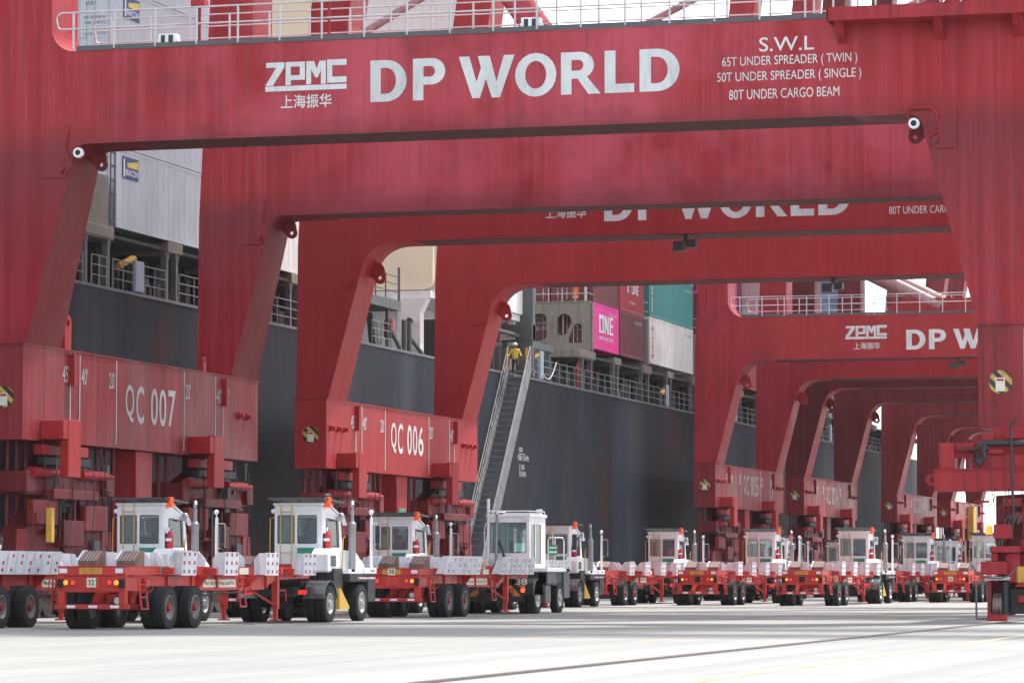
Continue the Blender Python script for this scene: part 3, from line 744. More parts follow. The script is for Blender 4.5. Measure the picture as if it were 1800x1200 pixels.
# landward bogie of the near crane (right edge of the picture) ------------------
X = -12.08; Y = 94.6
def wb(x, y, s=Y):   # helper only for reading the numbers below
    return x
b = MB()
b.box(-13.82, -9.9, Y-.35, Y+.35, 3.66, 4.20); b.box(-13.86, -9.9, Y-.40, Y+.40, 4.203, 4.24); b.box(-13.84, -9.9, Y-.38, Y+.38, 3.62, 3.657)
n = 14
b.ring_wall([(-13.95+.17*math.cos(2*PI*i/n)+(.15 if math.cos(2*PI*i/n) > .1 else 0), Y-.04, 3.95+.17*math.sin(2*PI*i/n)) for i in range(n)], [(-13.95+.07*math.cos(2*PI*i/n), Y-.04, 3.95+.07*math.sin(2*PI*i/n)) for i in range(n)], (0, .08, 0))
eb = b.build('equalizer_beam', 'red_fresh', c7)
b = MB(); b.box(-13.70, -13.27, Y-.3, Y+.3, 4.243, 4.95); b.box(-13.27, -12.75, Y-.12, Y+.12, 4.55, 4.95); b.box(-12.95, -12.85, Y-.1, Y+.1, 4.243, 4.55)
b.box(-12.6, -10.6, Y-.25, Y+.5, 4.243, 4.62); b.box(-12.55, -12.2, Y-.1, Y+.3, 4.95, 5.2); b.box(-12.3, -10.6, Y+.1, Y+.7, 4.62, 5.38)
b.build('support_bracket', 'red_fresh', c7, bevel=.015)
b = MB(); b.tube([(-12.55, Y-.45, 4.93), (-9.9, Y-.45, 4.90)], .085, 10); b.tube([(-13.2, Y-.3, 4.78), (-12.75, Y-.35, 4.76)], .09, 10, 1)
for k in range(5):
    a = k*.06; b.tube([(-12.50+a*.5, Y-.5, 4.95), (-12.62-.03*k, Y-.52-.03*k, 4.72), (-12.68+.05*k, Y-.54, 4.50), (-12.55+.03*k, Y-.55, 4.36+.01*k), (-12.42, Y-.54, 4.50), (-12.36-.02*k, Y-.52, 4.75), (-12.40, Y-.5, 4.95)], .055, 8)
b.build('hose_reel', ['black', 'red_dark'], c7, smooth=True)
b = MB(); b.tube([(-11.55, Y-.55, 5.6), (-11.68, Y-.57, 5.35), (-11.66, Y-.56, 4.6), (-11.65, Y-.56, 3.75)], .045, 8)
b.tube([(-11.65, Y-.56, 3.75), (-11.63, Y-.5, 2.9), (-11.72, Y-.5, 2.3)], .04, 8)
for i in range(4):
    x = -13.0 + i*.37; b.tube([(x, Y-.5, 4.6), (x+.03, Y-.52, 3.7), (x+.1, Y-.45, 3.3-.05*i), (x+.25, Y-.4, 3.15), (x+.45, Y-.4, 3.35), (x+.5, Y-.4, 3.7)], .012, 6)
b.build('cable', 'black', c7, smooth=True)
b = MB(); b.prism([(-12.15, .95), (-10.2, .95), (-10.2, 3.62), (-12.2, 3.50), (-12.2, 2.0)], 'y', Y+.15, Y+1.6)
b.box(-12.02, -11.9, Y-.15, Y+.1, 1.1, 3.4); b.box(-11.25, -11.1, Y-.1, Y+.12, 1.0, 3.5)
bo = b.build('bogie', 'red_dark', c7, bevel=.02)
b = MB(); b.box(-12.18, -11.68, Y-.55, Y-.1, 2.30, 2.70); b.box(-12.28, -11.45, Y-.6, Y-.1, 1.92, 2.10); b.box(-12.5, -11.82, Y-.85, Y-.2, 1.32, 1.68)
b.box(-12.26, -12.08, Y-.5, Y-.1, 1.68, 1.92); b.box(-11.9, -11.5, Y-.3, Y-.05, 1.1, 1.92)
b.build('junction_box', 'red', c7, bevel=.02)
b = MB(); b.box(-12.4, -11.75, Y-.75, Y-.25, 1.17, 1.27); b.build('hose_tray', 'rail_grey', c7, bevel=.01)
b = MB(); b.tube([(-12.72, Y-.9, 1.58), (-12.6, Y-.95, 1.36), (-12.3, Y-.97, 1.24), (-11.95, Y-.97, 1.22), (-11.7, Y-.95, 1.30), (-11.5, Y-.9, 1.52)], .022, 8)
b.build('hose', 'dark_grey', c7, smooth=True); b = MB()
for x in (-12.05, -11.97): b.tube([(x, Y-.4, 2.1), (x, Y-.42, 2.2), (x+.05, Y-.42, 2.3), (x+.14, Y-.4, 2.32)], .03, 8)
b.build('hose', 'dark_grey', c7, smooth=True); b = MB()
for x in (-11.9, -11.8, -11.68, -11.55): b.tube([(x, Y-.2, 2.7), (x+.03, Y-.22, 2.85), (x+.1, Y-.1, 2.95)], .03, 8)
b.build('hose', 'dark_grey', c7, smooth=True)
b = MB(); b.lathe([(2.42, .001), (2.42, .10), (2.47, .11), (2.50, .09), (2.64, .085), (2.66, .06), (2.665, .001)], 'z', (-12.32, Y-.4, 0), 14)
b.build('beacon', 'amber', c7, smooth=True)
b = MB(); b.lathe([(-.12, .001), (-.14, .14), (-.14, .36), (-.115, .41), (-.08, .41), (-.08, .36), (.08, .36), (.08, .41), (.115, .41), (.14, .36), (.14, .14), (.12, .001)], 'x', (-12.08, Y-.35, .46), 28)
b.build('wheel', 'steel', c7, smooth=True)
b = MB(); b.box(-12.35, -12.24, Y-.7, Y+1.2, .2, 1.15); b.box(-12.24, -11.92, Y+.12, Y+1.2, .2, 1.15); b.build('wheel_housing', 'red_grimy', c7, bevel=.02)
b = MB(); b.box(-11.92, -11.8, Y-.7, Y+1.2, .2, 1.15); b.box(-11.8, -10.2, Y-.2, Y+1.2, .25, .95); b.build('shade_block', 'chassis', c7, bevel=.03)  # black fill: shadow beside the wheel put in as colour
for q in ((-11.45, -11.05, Y-.1, Y+.13, 2.3, 3.3), (-11.75, -11.35, Y-.12, Y+.13, 2.75, 3.05), (-12.1, -11.75, Y-.05, Y+.13, 2.75, 3.3), (-11.2, -10.6, Y-.3, Y+.1, 1.7, 2.2), (-11.35, -10.5, Y-.3, Y+.1, 2.5, 2.62), (-12.05, -10.4, Y-.02, Y+.14, 1.15, 1.9), (-11.5, -10.4, Y-.2, Y+.1, 1.95, 2.3), (-12.2, -11.9, Y-.1, Y+.14, 2.15, 2.7)):
    b = MB(); b.box(*q); b.build('machinery_box', 'red_grimy', c7, bevel=.02)
for q in ((-12.9, -12.5, Y+.2, Y+.9, 4.63, 5.0), (-11.9, -10.2, Y-.2, Y+.05, 5.05, 5.36), (-12.5, -11.9, Y-.4, Y-.2, 4.63, 4.78)):
    b = MB(); b.box(*q); b.build('machinery_box', 'red', c7, bevel=.02)
b = MB(); b.box(-12.32, -11.78, Y-1.0, Y-.78, .06, .24); b.box(-12.3, -12.2, Y-.9, Y-.2, .12, .26); b.box(-11.6, -10.2, Y-.5, Y-.36, .98, 1.06); b.box(-11.55, -10.2, Y-.45, Y-.3, .55, .75)
b.build('rail_sweeper', 'red_fresh', c7, bevel=.02)
b = MB(); b.tube([(-12.62, Y-.9, .10), (-12.62, Y-.9, 1.12)], .03, 6); b.tube([(-12.62, Y-.9, .12), (-12.2, Y-.9, .12)], .03, 6); b.build('guard_rail', 'dark_grey', c7)
b = MB(); b.box(-11.6, -11.1, Y-.35, Y+.1, 1.07, 1.55); b.box(-11.25, -11.0, Y-.42, Y-.1, 1.2, 1.42); b.build('motor', 'yellow', c7, bevel=.05)
b = MB(); b.box(-12.75, -12.35, Y-.2, Y, 3.3, 3.36); b.box(-11.95, -11.45, Y-.3, Y-.1, 3.2, 3.42); b.build('lamp_bracket', 'red_fresh', c7, bevel=.01)
# waterside bits hanging by the near left bogie
b = MB(); b.box(-41.2, -41.0, 96.4, 96.62, 2.3, 3.35); b.build('cable_duct', 'yellow', c7, bevel=.02)
b = MB(); b.box(-41.0, -40.75, 99.8, 100.1, .02, 1.1); tag(b.build('bumper_post', 'pole_stripe', c7, bevel=.01))
# ------------------------------------------------------------------ the ship
T = -46.16
def hull_mat():
    m = bpy.data.materials.new('hull_paint'); nt, N, L = nodes(m)
    out = N.new('ShaderNodeOutputMaterial'); b = N.new('ShaderNodeBsdfPrincipled'); L.new(b.outputs[0], out.inputs[0])
    pos = N.new('ShaderNodeNewGeometry').outputs['Position']
    a = noise(N, L, pos, .10, (1, 1, .6), 3, .5)
    c0 = ramp(N, [(.35, (.013, .0165, .026, 1)), (.65, (.025, .031, .046, 1))]); L.new(a, c0.inputs[0]); c = c0.outputs[0]
    s_ = noise(N, L, pos, 1.0, (1, .35, .05), 5, .65)
    r = ramp(N, [(.48, g(0)), (.68, g(.75))]); L.new(s_, r.inputs[0]); c = mix(N, L, r.outputs[0], c, (.012, .014, .018))
    u = noise(N, L, pos, .14, (1, 1, .8), 4, .6)
    r = ramp(N, [(.57, g(0)), (.64, g(.7))]); L.new(u, r.inputs[0]); c = mix(N, L, r.outputs[0], c, (.055, .020, .018))
    u = noise(N, L, pos, .21, (1, 1, .25), 4, .6)
    r = ramp(N, [(.55, g(0)), (.66, g(.7))]); L.new(u, r.inputs[0]); c = mix(N, L, r.outputs[0], c, (.046, .054, .068))
    # plate seams
    xyz = N.new('ShaderNodeSeparateXYZ'); L.new(pos, xyz.inputs[0])
    for ax, per, wd in (('Y', 11.7, .10), ('Z', 2.9, .03)):
        ad = N.new('ShaderNodeMath'); ad.operation = 'ADD'; ad.inputs[1].default_value = 290; L.new(xyz.outputs[ax], ad.inputs[0])
        md = N.new('ShaderNodeMath'); md.operation = 'MODULO'; md.inputs[1].default_value = per; L.new(ad.outputs[0], md.inputs[0])
        lt = N.new('ShaderNodeMath'); lt.operation = 'LESS_THAN'; lt.inputs[1].default_value = wd; L.new(md.outputs[0], lt.inputs[0])
        ml = N.new('ShaderNodeMath'); ml.operation = 'MULTIPLY'; ml.inputs[1].default_value = .5; L.new(lt.outputs[0], ml.inputs[0])
        c = mix(N, L, ml.outputs[0], c, (.012, .014, .018))
    L.new(c, b.inputs['Base Color'])
    b.inputs['Specular IOR Level'].default_value = .14
    rr = ramp(N, [(.3, g(.45)), (.7, g(.7))]); L.new(a, rr.inputs[0]); L.new(rr.outputs[0], b.inputs['Roughness'])
    rs = noise(N, L, pos, 1.6, (1, 1, .045), 6, .7)
    r = ramp(N, [(.62, g(0)), (.74, g(.5))]); L.new(rs, r.inputs[0]); c = mix(N, L, r.outputs[0], c, (.075, .038, .026)); L.new(c, b.inputs['Base Color'])
    bp = N.new('ShaderNodeBump'); bp.inputs['Strength'].default_value = .5; bp.inputs['Distance'].default_value = .05
    wt = N.new('ShaderNodeTexWave'); wt.bands_direction = 'Y'; wt.inputs['Scale'].default_value = .38; wt.inputs['Distortion'].default_value = 2.5; wt.inputs['Detail'].default_value = 1; L.new(pos, wt.inputs['Vector'])
    w0 = noise(N, L, pos, .45, (1, 1, 1), 2)
    wa = N.new('ShaderNodeMath'); wa.operation = 'MULTIPLY_ADD'; wa.inputs[1].default_value = .07; L.new(wt.outputs['Fac'], wa.inputs[0]); L.new(w0, wa.inputs[2]); w_ = wa.outputs[0]; L.new(w_, bp.inputs['Height']); L.new(bp.outputs[0], b.inputs['Normal'])
    return m
M['hull'] = hull_mat()
M['ship_rail'] = plain('ship_rail_grey', (.20, .21, .22), .6, 0, .2, .4)
M['deck_grey'] = plain('deck_grey', (.14, .145, .15), .6, 0, .2, .5)
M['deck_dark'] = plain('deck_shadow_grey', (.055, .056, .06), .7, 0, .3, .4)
M['lash'] = plain('lashing_bridge_grey', (.215, .195, .16), .65, 0, .12, .6)
M['tower'] = plain('ship_green_grey', (.095, .11, .108), .6, 0, .15, .4)
M['cream'] = plain('deckhouse_cream', (.80, .70, .50), .5, 0, .05, .06, .5, .4)
M['ship_white'] = plain('ship_white', (.74, .73, .71), .5, 0, .05, .15)
M['locker'] = plain('locker_blue_grey', (.30, .36, .42), .5, 0, .08, .15)
M['brownish'] = plain('coaming_brown', (.11, .085, .075), .7, 0, .3, .4)

ship = empty('container_ship', (-60, 170, 0), 'dark blue grey container ship moored behind the cranes, with cream deckhouse', 'ship')
prof = [(-74, -2.5), (T, -2.5), (T, 11.45), (-74, 11.45)]
mb = MB()
mb.add([(T,30,-5),(T,312,-5),(T,315,11.45),(T,30,11.45),(-80,30,-5),(-80,312,-5),(-80,315,11.45),(-80,30,11.45)], [(0,1,2,3),(4,7,6,5),(3,2,6,7),(0,3,7,4),(1,5,6,2)])
hull = mb.build('hull', 'hull', ship)
mb = MB(); mb.box(T-.12, T+.03, 30, 314.5, 11.453, 11.56); mb.build('deck_edge', 'deck_grey', ship)
t = MB(); w_ = T+.012
put_text(t, '100', 'right', 169.05, 169.75, 7.62, 7.86, w_, 0, .004); t.box(w_-.005, w_, 169.0, 170.3, 7.50, 7.53)
put_text(t, 'PSBV CHF01', 'right', 168.86, 171.0, 7.18, 7.44, w_, 0, .004)
t.build('draught_mark', 'letter', hull); t = MB(); t.box(w_-.005, w_, 169.2, 169.26, 6.35, 7.0); put_text(t, '100', 'right', 169.5, 170.1, 6.72, 6.98, w_, 0, .004); put_text(t, 'CHF01', 'right', 169.3, 170.4, 6.36, 6.62, w_, 0, .004)
t.build('draught_mark', 'letter', hull); t = MB(); vs, fs = loops_to_tris([[(0,0),(.5,.86),(1,0)]]); put_flat(t, vs, fs, 'right', 289.3, 290.1, 4.1, 4.8, w_)
t.build('draught_mark', 'letter', hull)
# hatch coaming wall, walkway clutter
mb = MB()
for a, b_ in ((30, 143.5), (176, 314)):
    mb.box(-80, -48.5, a, b_, 11.46, 13.55)
    y = a
    while y < b_ - 1: mb.box(-48.497, -48.2, y, y+.12, 11.46, 13.5); y += 1.53
mb.build('hatch_coaming', 'deck_dark', ship)
mb = MB()
for a, b_ in ((30, 143.5), (182, 314)): mb.box(-48.49, -46.3, a, b_, 13.40, 13.52)
mb.build('hatch_cover', 'deck_dark', ship)
rr = random.Random(3); y = 100
while y < 296:
    if not (145 < y < 168):
        k = rr.random(); zz = 11.57
        mb = MB()
        if k < .5: mb.box(-48.1, -47.7, y, y+rr.uniform(.3, .9), zz, zz+rr.uniform(.6, 1.5), rr.choice((0, 1, 1)))
        elif k < .8: mb.tube([(-47.9, y, zz), (-47.9, y, zz+rr.uniform(.8, 1.9))], .08, 6, 1)
        if mb.v: mb.build('deck_fitting', ['deck_grey', 'brownish'], ship)
    y += rr.uniform(.5, 1.4)
rl = MB()
def rail_run(a, b_):
    for z in (.42, .78, 1.12): rl.tube([(T-.06, a, 11.5+z), (T-.06, b_, 11.5+z)], .022, 6)
    n = max(2, int((b_-a)/1.5)); 
    for i in range(n+1): y = a + (b_-a)*i/n; rl.tube([(T-.06, y, 11.5), (T-.06, y, 12.62)], .028, 6)
for a, b_ in ((60, 111.2), (112, 113.4), (114, 116.0), (117.0, 119.2), (120.6, 143), (144.5, 147.3), (171.5, 173.2), (174.2, 182.5), (183.1, 203.2), (204.1, 260), (261, 314)): rail_run(a, b_)
rl.build('railing', 'ship_rail', ship, smooth=True)
# pillars with their bracket blocks
first = None
def pillar(y):
    global first
    if first is None:
        p = MB(); p.box(T-.30, T-.08, y-.11, y+.11, 11.47, 13.34); p.prism([(y-.11, 13.05), (y+.11, 13.05), (y+.24, 13.34), (y-.24, 13.34)], 'x', T-.31, T-.07)
        first = p.build('pillar', 'deck_grey', ship, loc=(T-.2+60, y-170, 12)); return
    c = first.copy(); C.objects.link(c); c.location = (T-.2+60, y-170, 12); c.parent = ship
blocks = []
for a, b_ in ((109.4, 113.9), (119.3, 120.8), (126.6, 128.3), (133.4, 134.9), (140.6, 142.4), (181.5, 185.3), (189.9, 191.5), (197.0, 199.2), (203.6, 205.2), (210.7, 212.8), (217.6, 219.2), (224.6, 226.6), (231.6, 233.2), (238.4, 240.4), (246, 247.6), (252.4, 254.3), (259.4, 261), (266.2, 268.2), (273, 274.6), (280, 282)):
    big = (b_ - a) > 1.65
    mb = MB(); mb.box(-48.4, T+.02, a, b_, 13.34 if not big else 13.25, 13.74)
    if big: mb.box(T+.005, T+.06, a+.05, b_-.05, 13.30, 13.70)
    mb.build('bracket', 'lash', ship, bevel=.03)
    if a < 270 and a > 105:
        if a < 110: pillar(111.56); pillar(113.65)
        elif a > 181 and a < 182: pillar(182.85); pillar(184.85)
        else: pillar(a+.15); pillar(b_-.35)
for y, z0, z1, wd in ((116.1, 11.62, 12.75, .85), (173.4, 11.6, 13.1, .75), (203.3, 11.6, 12.9, .75), (260.2, 11.6, 12.9, .75), (224.0, 11.6, 12.8, .7)):
    mb = MB(); mb.box(T-.16, T-.02, y, y+wd, z0, z1); mb.box(T-.02, T-.005, y+.03, y+wd-.03, z0+.05, z1-.05); mb.build('deck_locker', 'locker', ship, bevel=.02)
for pts in ([(T-.25, 115.0, 12.45), (T-.2, 115.5, 12.62), (T-.15, 116.0, 12.80), (T-.12, 116.2, 12.82)], [(T-.2, 202.6, 12.3), (T-.15, 203.2, 12.5)], [(T-.2, 172.6, 12.7), (T-.15, 173.3, 12.85)]):
    mb = MB(); mb.tube(pts, .12, 10); mb.build('hose_cover', 'yellow', ship, smooth=True)
mb = MB(); mb.tube([(T+.04, 173.9, 11.8)] + [(T+.06, 173.9+2.6*i/8, 11.8-.28*math.sin(PI*i/8)+.85*(i/8)**2) for i in range(1, 9)], .035, 6); mb.build('mooring_rope', 'rail_grey', ship, smooth=True)
# near lashing stand at the first bay (grey cabin with a sign)
mb = MB(); mb.box(-47.6, T-.05, 111.5, 113.5, 13.745, 15.55, 0); mb.box(-47.4, -46.7, 111.47, 111.495, 14.0, 15.3, 1); mb.box(-46.75, T-.3, 111.44, 111.468, 14.5, 14.8, 2)
mb.build('lashing_stand', ['lash', 'ship_white', 'yellow'], ship, bevel=.03)
mb = MB(); 
for a in (113.62, 114.02): mb.tube([(T-.02, a, 13.75), (T-.02, a, 16.6)], .035, 6)
for i in range(6): mb.box(T-.05, T+.02, 113.6, 114.05, 13.9+i*.5, 13.98+i*.5)
mb.build('ladder', 'dark_grey', ship)
# lashing bridge with cut-outs
def holed_plate(mb, loops, y0, y1, m=0):
    vs, fs = loops_to_tris(loops)
    o = len(mb.v); mb.v += [(x, y0, z) for x, z in vs] + [(x, y1, z) for x, z in vs]; n = len(vs)
    for f in fs: mb.f.append(tuple(i+o for i in f)); mb.m.append(m); mb.f.append(tuple(i+o+n for i in f[::-1])); mb.m.append(m)
    for lp in loops:
        k = len(lp); o = len(mb.v); mb.v += [(x, y0, z) for x, z in lp] + [(x, y1, z) for x, z in lp]
        for i in range(k): j = (i+1) % k; mb.f.append((o+i, o+j, o+k+j, o+k+i)); mb.m.append(m)
def rounded(x0, x1, z0, z1, r):
    return ell(x1-r, z1-r, r, r, 0, 90, 5) + ell(x0+r, z1-r, r, r, 90, 180, 5) + ell(x0+r, z0+r, r, r, 180, 270, 5) + ell(x1-r, z0+r, r, r, 270, 360, 5)
def lashing_bridge(y, x0=-52.4):
    mb = MB()
    lp = [[(x0, 13.75), (T, 13.75), (T, 16.45), (x0, 16.45)], rounded(-49.85, -48.62, 14.35, 15.86, .3)]
    lp.append(ell(-47.62, 15.4, .43, .44, -20, 180, 10) + ell(-47.70, 14.98, .35, .36, 180, 300, 8))
    lp.append(ell(-46.82, 14.98, .28, .30, 0, 150, 8) + [(-47.36, 14.45), (-47.35, 14.2), (-46.56, 14.2)])
    lp.append(rounded(-51.9, -50.3, 14.3, 15.8, .3))
    holed_plate(mb, lp, y, y+.18)
    mb.box(x0, T+.02, y-.05, y+.9, 16.453, 16.53)
    for x in (T-.05, -49.95, x0+.15): mb.box(x-.16, x+.16, y+.19, y+.5, 13.745, 16.45)
    b = mb.build('lashing_bridge', 'lash', ship)
    r = MB()
    for z in (16.95, 17.5): r.tube([(x0, y-.02, z), (T, y-.02, z)], .025, 6); r.tube([(T, y-.02, z), (T, y+.85, z)], .025, 6)
    x = x0
    while x <= T: r.tube([(x, y-.02, 16.5), (x, y-.02, 17.55)], .028, 6); x += .78
    r.tube([(T-.25, y+.1, 16.5), (T-.25, y+.1, 20)], .07, 8); r.tube([(T-.9, y+.1, 16.5), (T-.9, y+.1, 20)], .05, 8)
    for x in (-47.7, -47.1, -46.6): r.tube([(x, y+.1, 14.0), (x, y+.1, 15.8)], .02, 6)
    r.build('railing', 'rail_grey', b, smooth=True)
for y in (184.0, 197.55, 211.4, 225.2, 253.0): lashing_bridge(y)
# accommodation block
mb = MB()
corner = [(-75, 14.95), (-47.0, 14.75)] + ell(-46.75, 15.25, .5, .5, 270, 355, 6) + [(-46.25, 34), (-75, 34)]
mb.prism(corner, 'y', 154.0, 154.35)
fr = mb.build('deckhouse_front', 'cream', ship)
mb = MB(); mb.box(-75, T, 154.36, 170, 14.7, 34); mb.box(-75, -46.3, 153.8, 170, 14.35, 14.69); mb.box(-50.2, -44.4, 153.85, 159, 24.0, 31.0)
mb.prism([(-47.75, 11.5), (-46.75, 11.5), (-46.75, 13.6), (-46.4, 14.34), (-48.2, 14.34), (-47.75, 13.6)], 'y', 153.6, 154.2)
mb.prism([(-52.75, 11.5), (-51.75, 11.5), (-51.75, 13.6), (-51.4, 14.34), (-53.2, 14.34), (-52.75, 13.6)], 'y', 153.6, 154.2)
mb.box(-75, -48.6, 156, 168, 11.5, 14.34); mb.build('deckhouse', 'ship_white', ship)
mb = MB()
for z in (13.2, 12.2): mb.tube([(-47.1, 153.4, z), (-47.1, 153.05, z)], [.09, .12], 8); mb.tube([(-47.1, 153.05, z), (-47.1, 153.0, z)], .17, 8)
mb.box(-48.4, -46.3, 157.5, 157.7, 11.6, 13.6); mb.tube([(-46.3, 155, 13.6), (-46.3, 170, 13.6)], .12, 8)
mb.build('vent_pipe', 'deck_dark', ship, smooth=True)
wn = MB()
for lv in range(5):
    for i in range(9):
        x = -58.0 - i*2.6; z = 18.6 + lv*2.9
        wn.box(x-.45, x+.45, 153.97, 153.995, z, z+.95)
wn.build('window', 'black', fr)
# crew shelter platform in front of the deckhouse
mb = MB(); mb.box(-53, T+.02, 143.6, 148.6, 13.32, 13.75); mb.box(-47.9, -47.3, 145.6, 146.3, 11.5, 13.31); mb.prism([(145.5, 11.5), (146.2, 11.5), (145.6, 13.0), (145.0, 13.0)], 'x', T-.5, T-.2)
mb.tube([(T-.1, 146.9, 11.5), (T-.1, 146.9, 13.31)], .09, 8)
for y in (149.8, 150.6): mb.tube([(T-.2, y, 11.5), (T-.2, y, 13.0)], .12, 8)
mb.tube([(T-.2, 147.5, 12.5), (T-.2, 149.3, 11.6)], .10, 8); mb.tube([(T-.2, 150.7, 12.3), (T-.2, 153, 11.5)], .10, 8)
pf = mb.build('shelter', 'tower', ship)
r = MB()
for z in (14.15, 14.5, 14.85): r.tube([(-53, 143.7, z), (T-.05, 143.7, z), (T-.05, 148.5, z)], .025, 6)
for x in (-52, -50.5, -49, -47.6, T-.05): r.tube([(x, 143.7, 13.75), (x, 143.7, 14.9)], .03, 6)
for y in (145, 146.5, 148.5): r.tube([(T-.05, y, 13.75), (T-.05, y, 14.9)], .035, 6)
r.tube([(T-.05, 148.5, 13.75), (T-.05, 148.5, 15.3)], .06, 6)
r.build('railing', 'dark_grey', pf, smooth=True)
mb = MB(); mb.lathe([(-.42, .001), (-.42, .2), (-.3, .26), (.3, .26), (.42, .2), (.42, .001)], 'z', (T-.45, 148.3, 12.5), 12); mb.build('life_raft', 'ext_red', ship, smooth=True)
# pilot / gangway davit tower
mb = MB(); mb.box(T-.25, -45.62, 169.85, 170.35, 11.5, 19.5); mb.box(T-1.15, -45.62, 169.75, 170.4, 13.36, 14.2); mb.box(T-.5, T-.28, 170.0, 170.4, 11.5, 13.35); mb.box(T-1.15, T-.9, 170.0, 170.3, 11.5, 13.35)
mb.box(T-.24, T-.0, 171.8, 176.2, 13.12, 13.46); mb.box(T-.35, T-.1, 175.6, 175.9, 11.5, 13.11); mb.box(T-.35, T-.1, 172.0, 172.2, 11.5, 13.11)
tw = mb.build('davit_tower', 'tower', ship, bevel=.02)
sg = MB(); sg.box(T-1.12, T-.38, 169.70, 169.745, 13.43, 13.70, 0); put_text(sg, 'NO SMOKING', 'front', T-1.08, T-.42, 13.49, 13.64, 169.695, 1, .004)
sg.build('sign', ['ship_white', 'black'], tw)
mb = MB(); mb.ball((T-.6, 169.9, 14.6), .22, 0); mb.box(T-.75, T-.45, 169.7, 170.1, 14.2, 14.45); mb.build('lamp', 'ship_white', tw, smooth=True)

# ------------------------------------------------------------------ containers
def cmat(key, col, dirt=.38, rough=.5): M[key] = plain(key, col, rough, 0, .12, dirt, .4, 1.2)
cmat('reefer_white', (.53, .575, .62), .12); cmat('dry_white', (.70, .70, .68), .16); cmat('maroon', (.17, .045, .05)); cmat('pink', (.78, .06, .30), .08)
cmat('box_red', (.38, .04, .05)); cmat('box_green', (.05, .27, .25), .1); cmat('box_blue', (.03, .09, .20)); cmat('mauve', (.30, .13, .17)); cmat('box_orange', (.42, .14, .05)); cmat('box_grey', (.28, .29, .30))
def container(y0, x1, z0, L, H, mat, label=None, reefer=False, extra=None, corr=True):
    W = 2.438; x0 = x1 - W; y1 = y0 + L; z1 = z0 + H
    root = empty('shipping_container', (x1-W/2, y0+L/2, z0), label, 'container', 'shipping containers stacked on the ship')
    f = MB(); p = .10
    for x in (x0, x1-p):
        for y in (y0, y1-p*1.4): f.box(x, x+p, y, y+p*1.4, z0, z1)
    for z, h in ((z0, .17), (z1-.11, .11)):
        for x in (x0, x1-p): f.box(x+.004, x+p-.004, y0+.14, y1-.14, z, z+h)
        for y in (y0, y1-p): f.box(x0+.1, x1-.1, y+.004, y+p-.004, z, z+h)
    for x in (x0-.006, x1-.172):
        for y in (y0-.006, y1-.172):
            for z in (z0-.003, z1-.116): f.box(x, x+.178, y, y+.178, z, z+.119)
    f.build('frame', mat, root)
    b = MB()
    # long side towards the quay: trapezoid corrugation (or fine reefer ribs)
    zb_, zt_ = z0+.17, z1-.11; prof = []
    if corr:
        y = y0+.14; dpt = .012 if reefer else .036; per = .55 if reefer else .278
        n = int((L-.28)/per); per = (L-.28)/n
        for i in range(n):
            a = y0+.14+i*per
            prof += [(x1-.02, a), (x1-.02, a+per*(.86 if reefer else .27)), (x1-.02-dpt, a+per*(.90 if reefer else .5)), (x1-.02-dpt, a+per*(.96 if reefer else .77))]
        prof.append((x1-.02, y1-.14))
    else: prof = [(x1-.02, y0+.14), (x1-.02, y1-.14)]
    k = len(prof); vs = [(x, y, zb_) for x, y in prof] + [(x, y, zt_) for x, y in prof]
    b.add(vs, [(i, i+1, k+i+1, k+i) for i in range(k-1)])
    b.add([(x0+.03,y0+.1,zb_),(x0+.03,y1-.1,zb_),(x0+.03,y1-.1,zt_),(x0+.03,y0+.1,zt_)], [(0,3,2,1)])
    b.add([(x0+.05,y1-.05,zb_),(x1-.05,y1-.05,zb_),(x1-.05,y1-.05,zt_),(x0+.05,y1-.05,zt_)], [(0,1,2,3)])
    b.add([(x0+.05,y0+.05,z1-.02),(x1-.05,y0+.05,z1-.02),(x1-.05,y1-.05,z1-.02),(x0+.05,y1-.05,z1-.02)], [(0,1,2,3)])
    b.add([(x0+.05,y0+.05,z0+.12),(x1-.05,y0+.05,z0+.12),(x1-.05,y1-.05,z0+.12),(x0+.05,y1-.05,z0+.12)], [(0,3,2,1)])
    b.build('side_panel', mat, root, fix=False)
    # door end (towards the camera)
    d = MB(); xm = (x0+x1)/2
    for a, c in ((x0+.11, xm-.008), (xm+.008, x1-.11)): d.box(a, c, y0+.03, y0+.08, z0+.19, z1-.13)
    dr = d.build('door', 'maroon' if mat == 'pink' else mat, root, bevel=.008)
    r = MB()
    for x in (x0+.38, xm-.3, xm+.3, x1-.38):
        r.tube([(x, y0+.005, z0+.12), (x, y0+.005, z1-.06)], .018, 6)
        for z in (z0+.5, z0+1.2, z0+2.0): r.box(x-.05, x+.05, y0+.0, y0+.029, z, z+.06)
    for x in (xm-.3, xm+.3): r.box(x-.02, x+.28, y0-.02, y0-.005, z0+1.05, z0+1.09)
    r.build('lock_rod', 'rail_grey', dr)
    if x1 > T - .1:
        t = MB(); rr_ = random.Random(int(y0*7+z0*13)); put_text(t, 'TCLU %03d %03d %d' % (rr_.randint(100, 999), rr_.randint(100, 999), rr_.randint(0, 9)), 'right', y1-2.3, y1-.5, z1-.55, z1-.38, x1+.004); t.build('code_number', 'black' if mat in ('dry_white', 'reefer_white') else 'letter', root)
    if extra: extra(root, y0, y1, x0, x1, z0, z1)
    return root
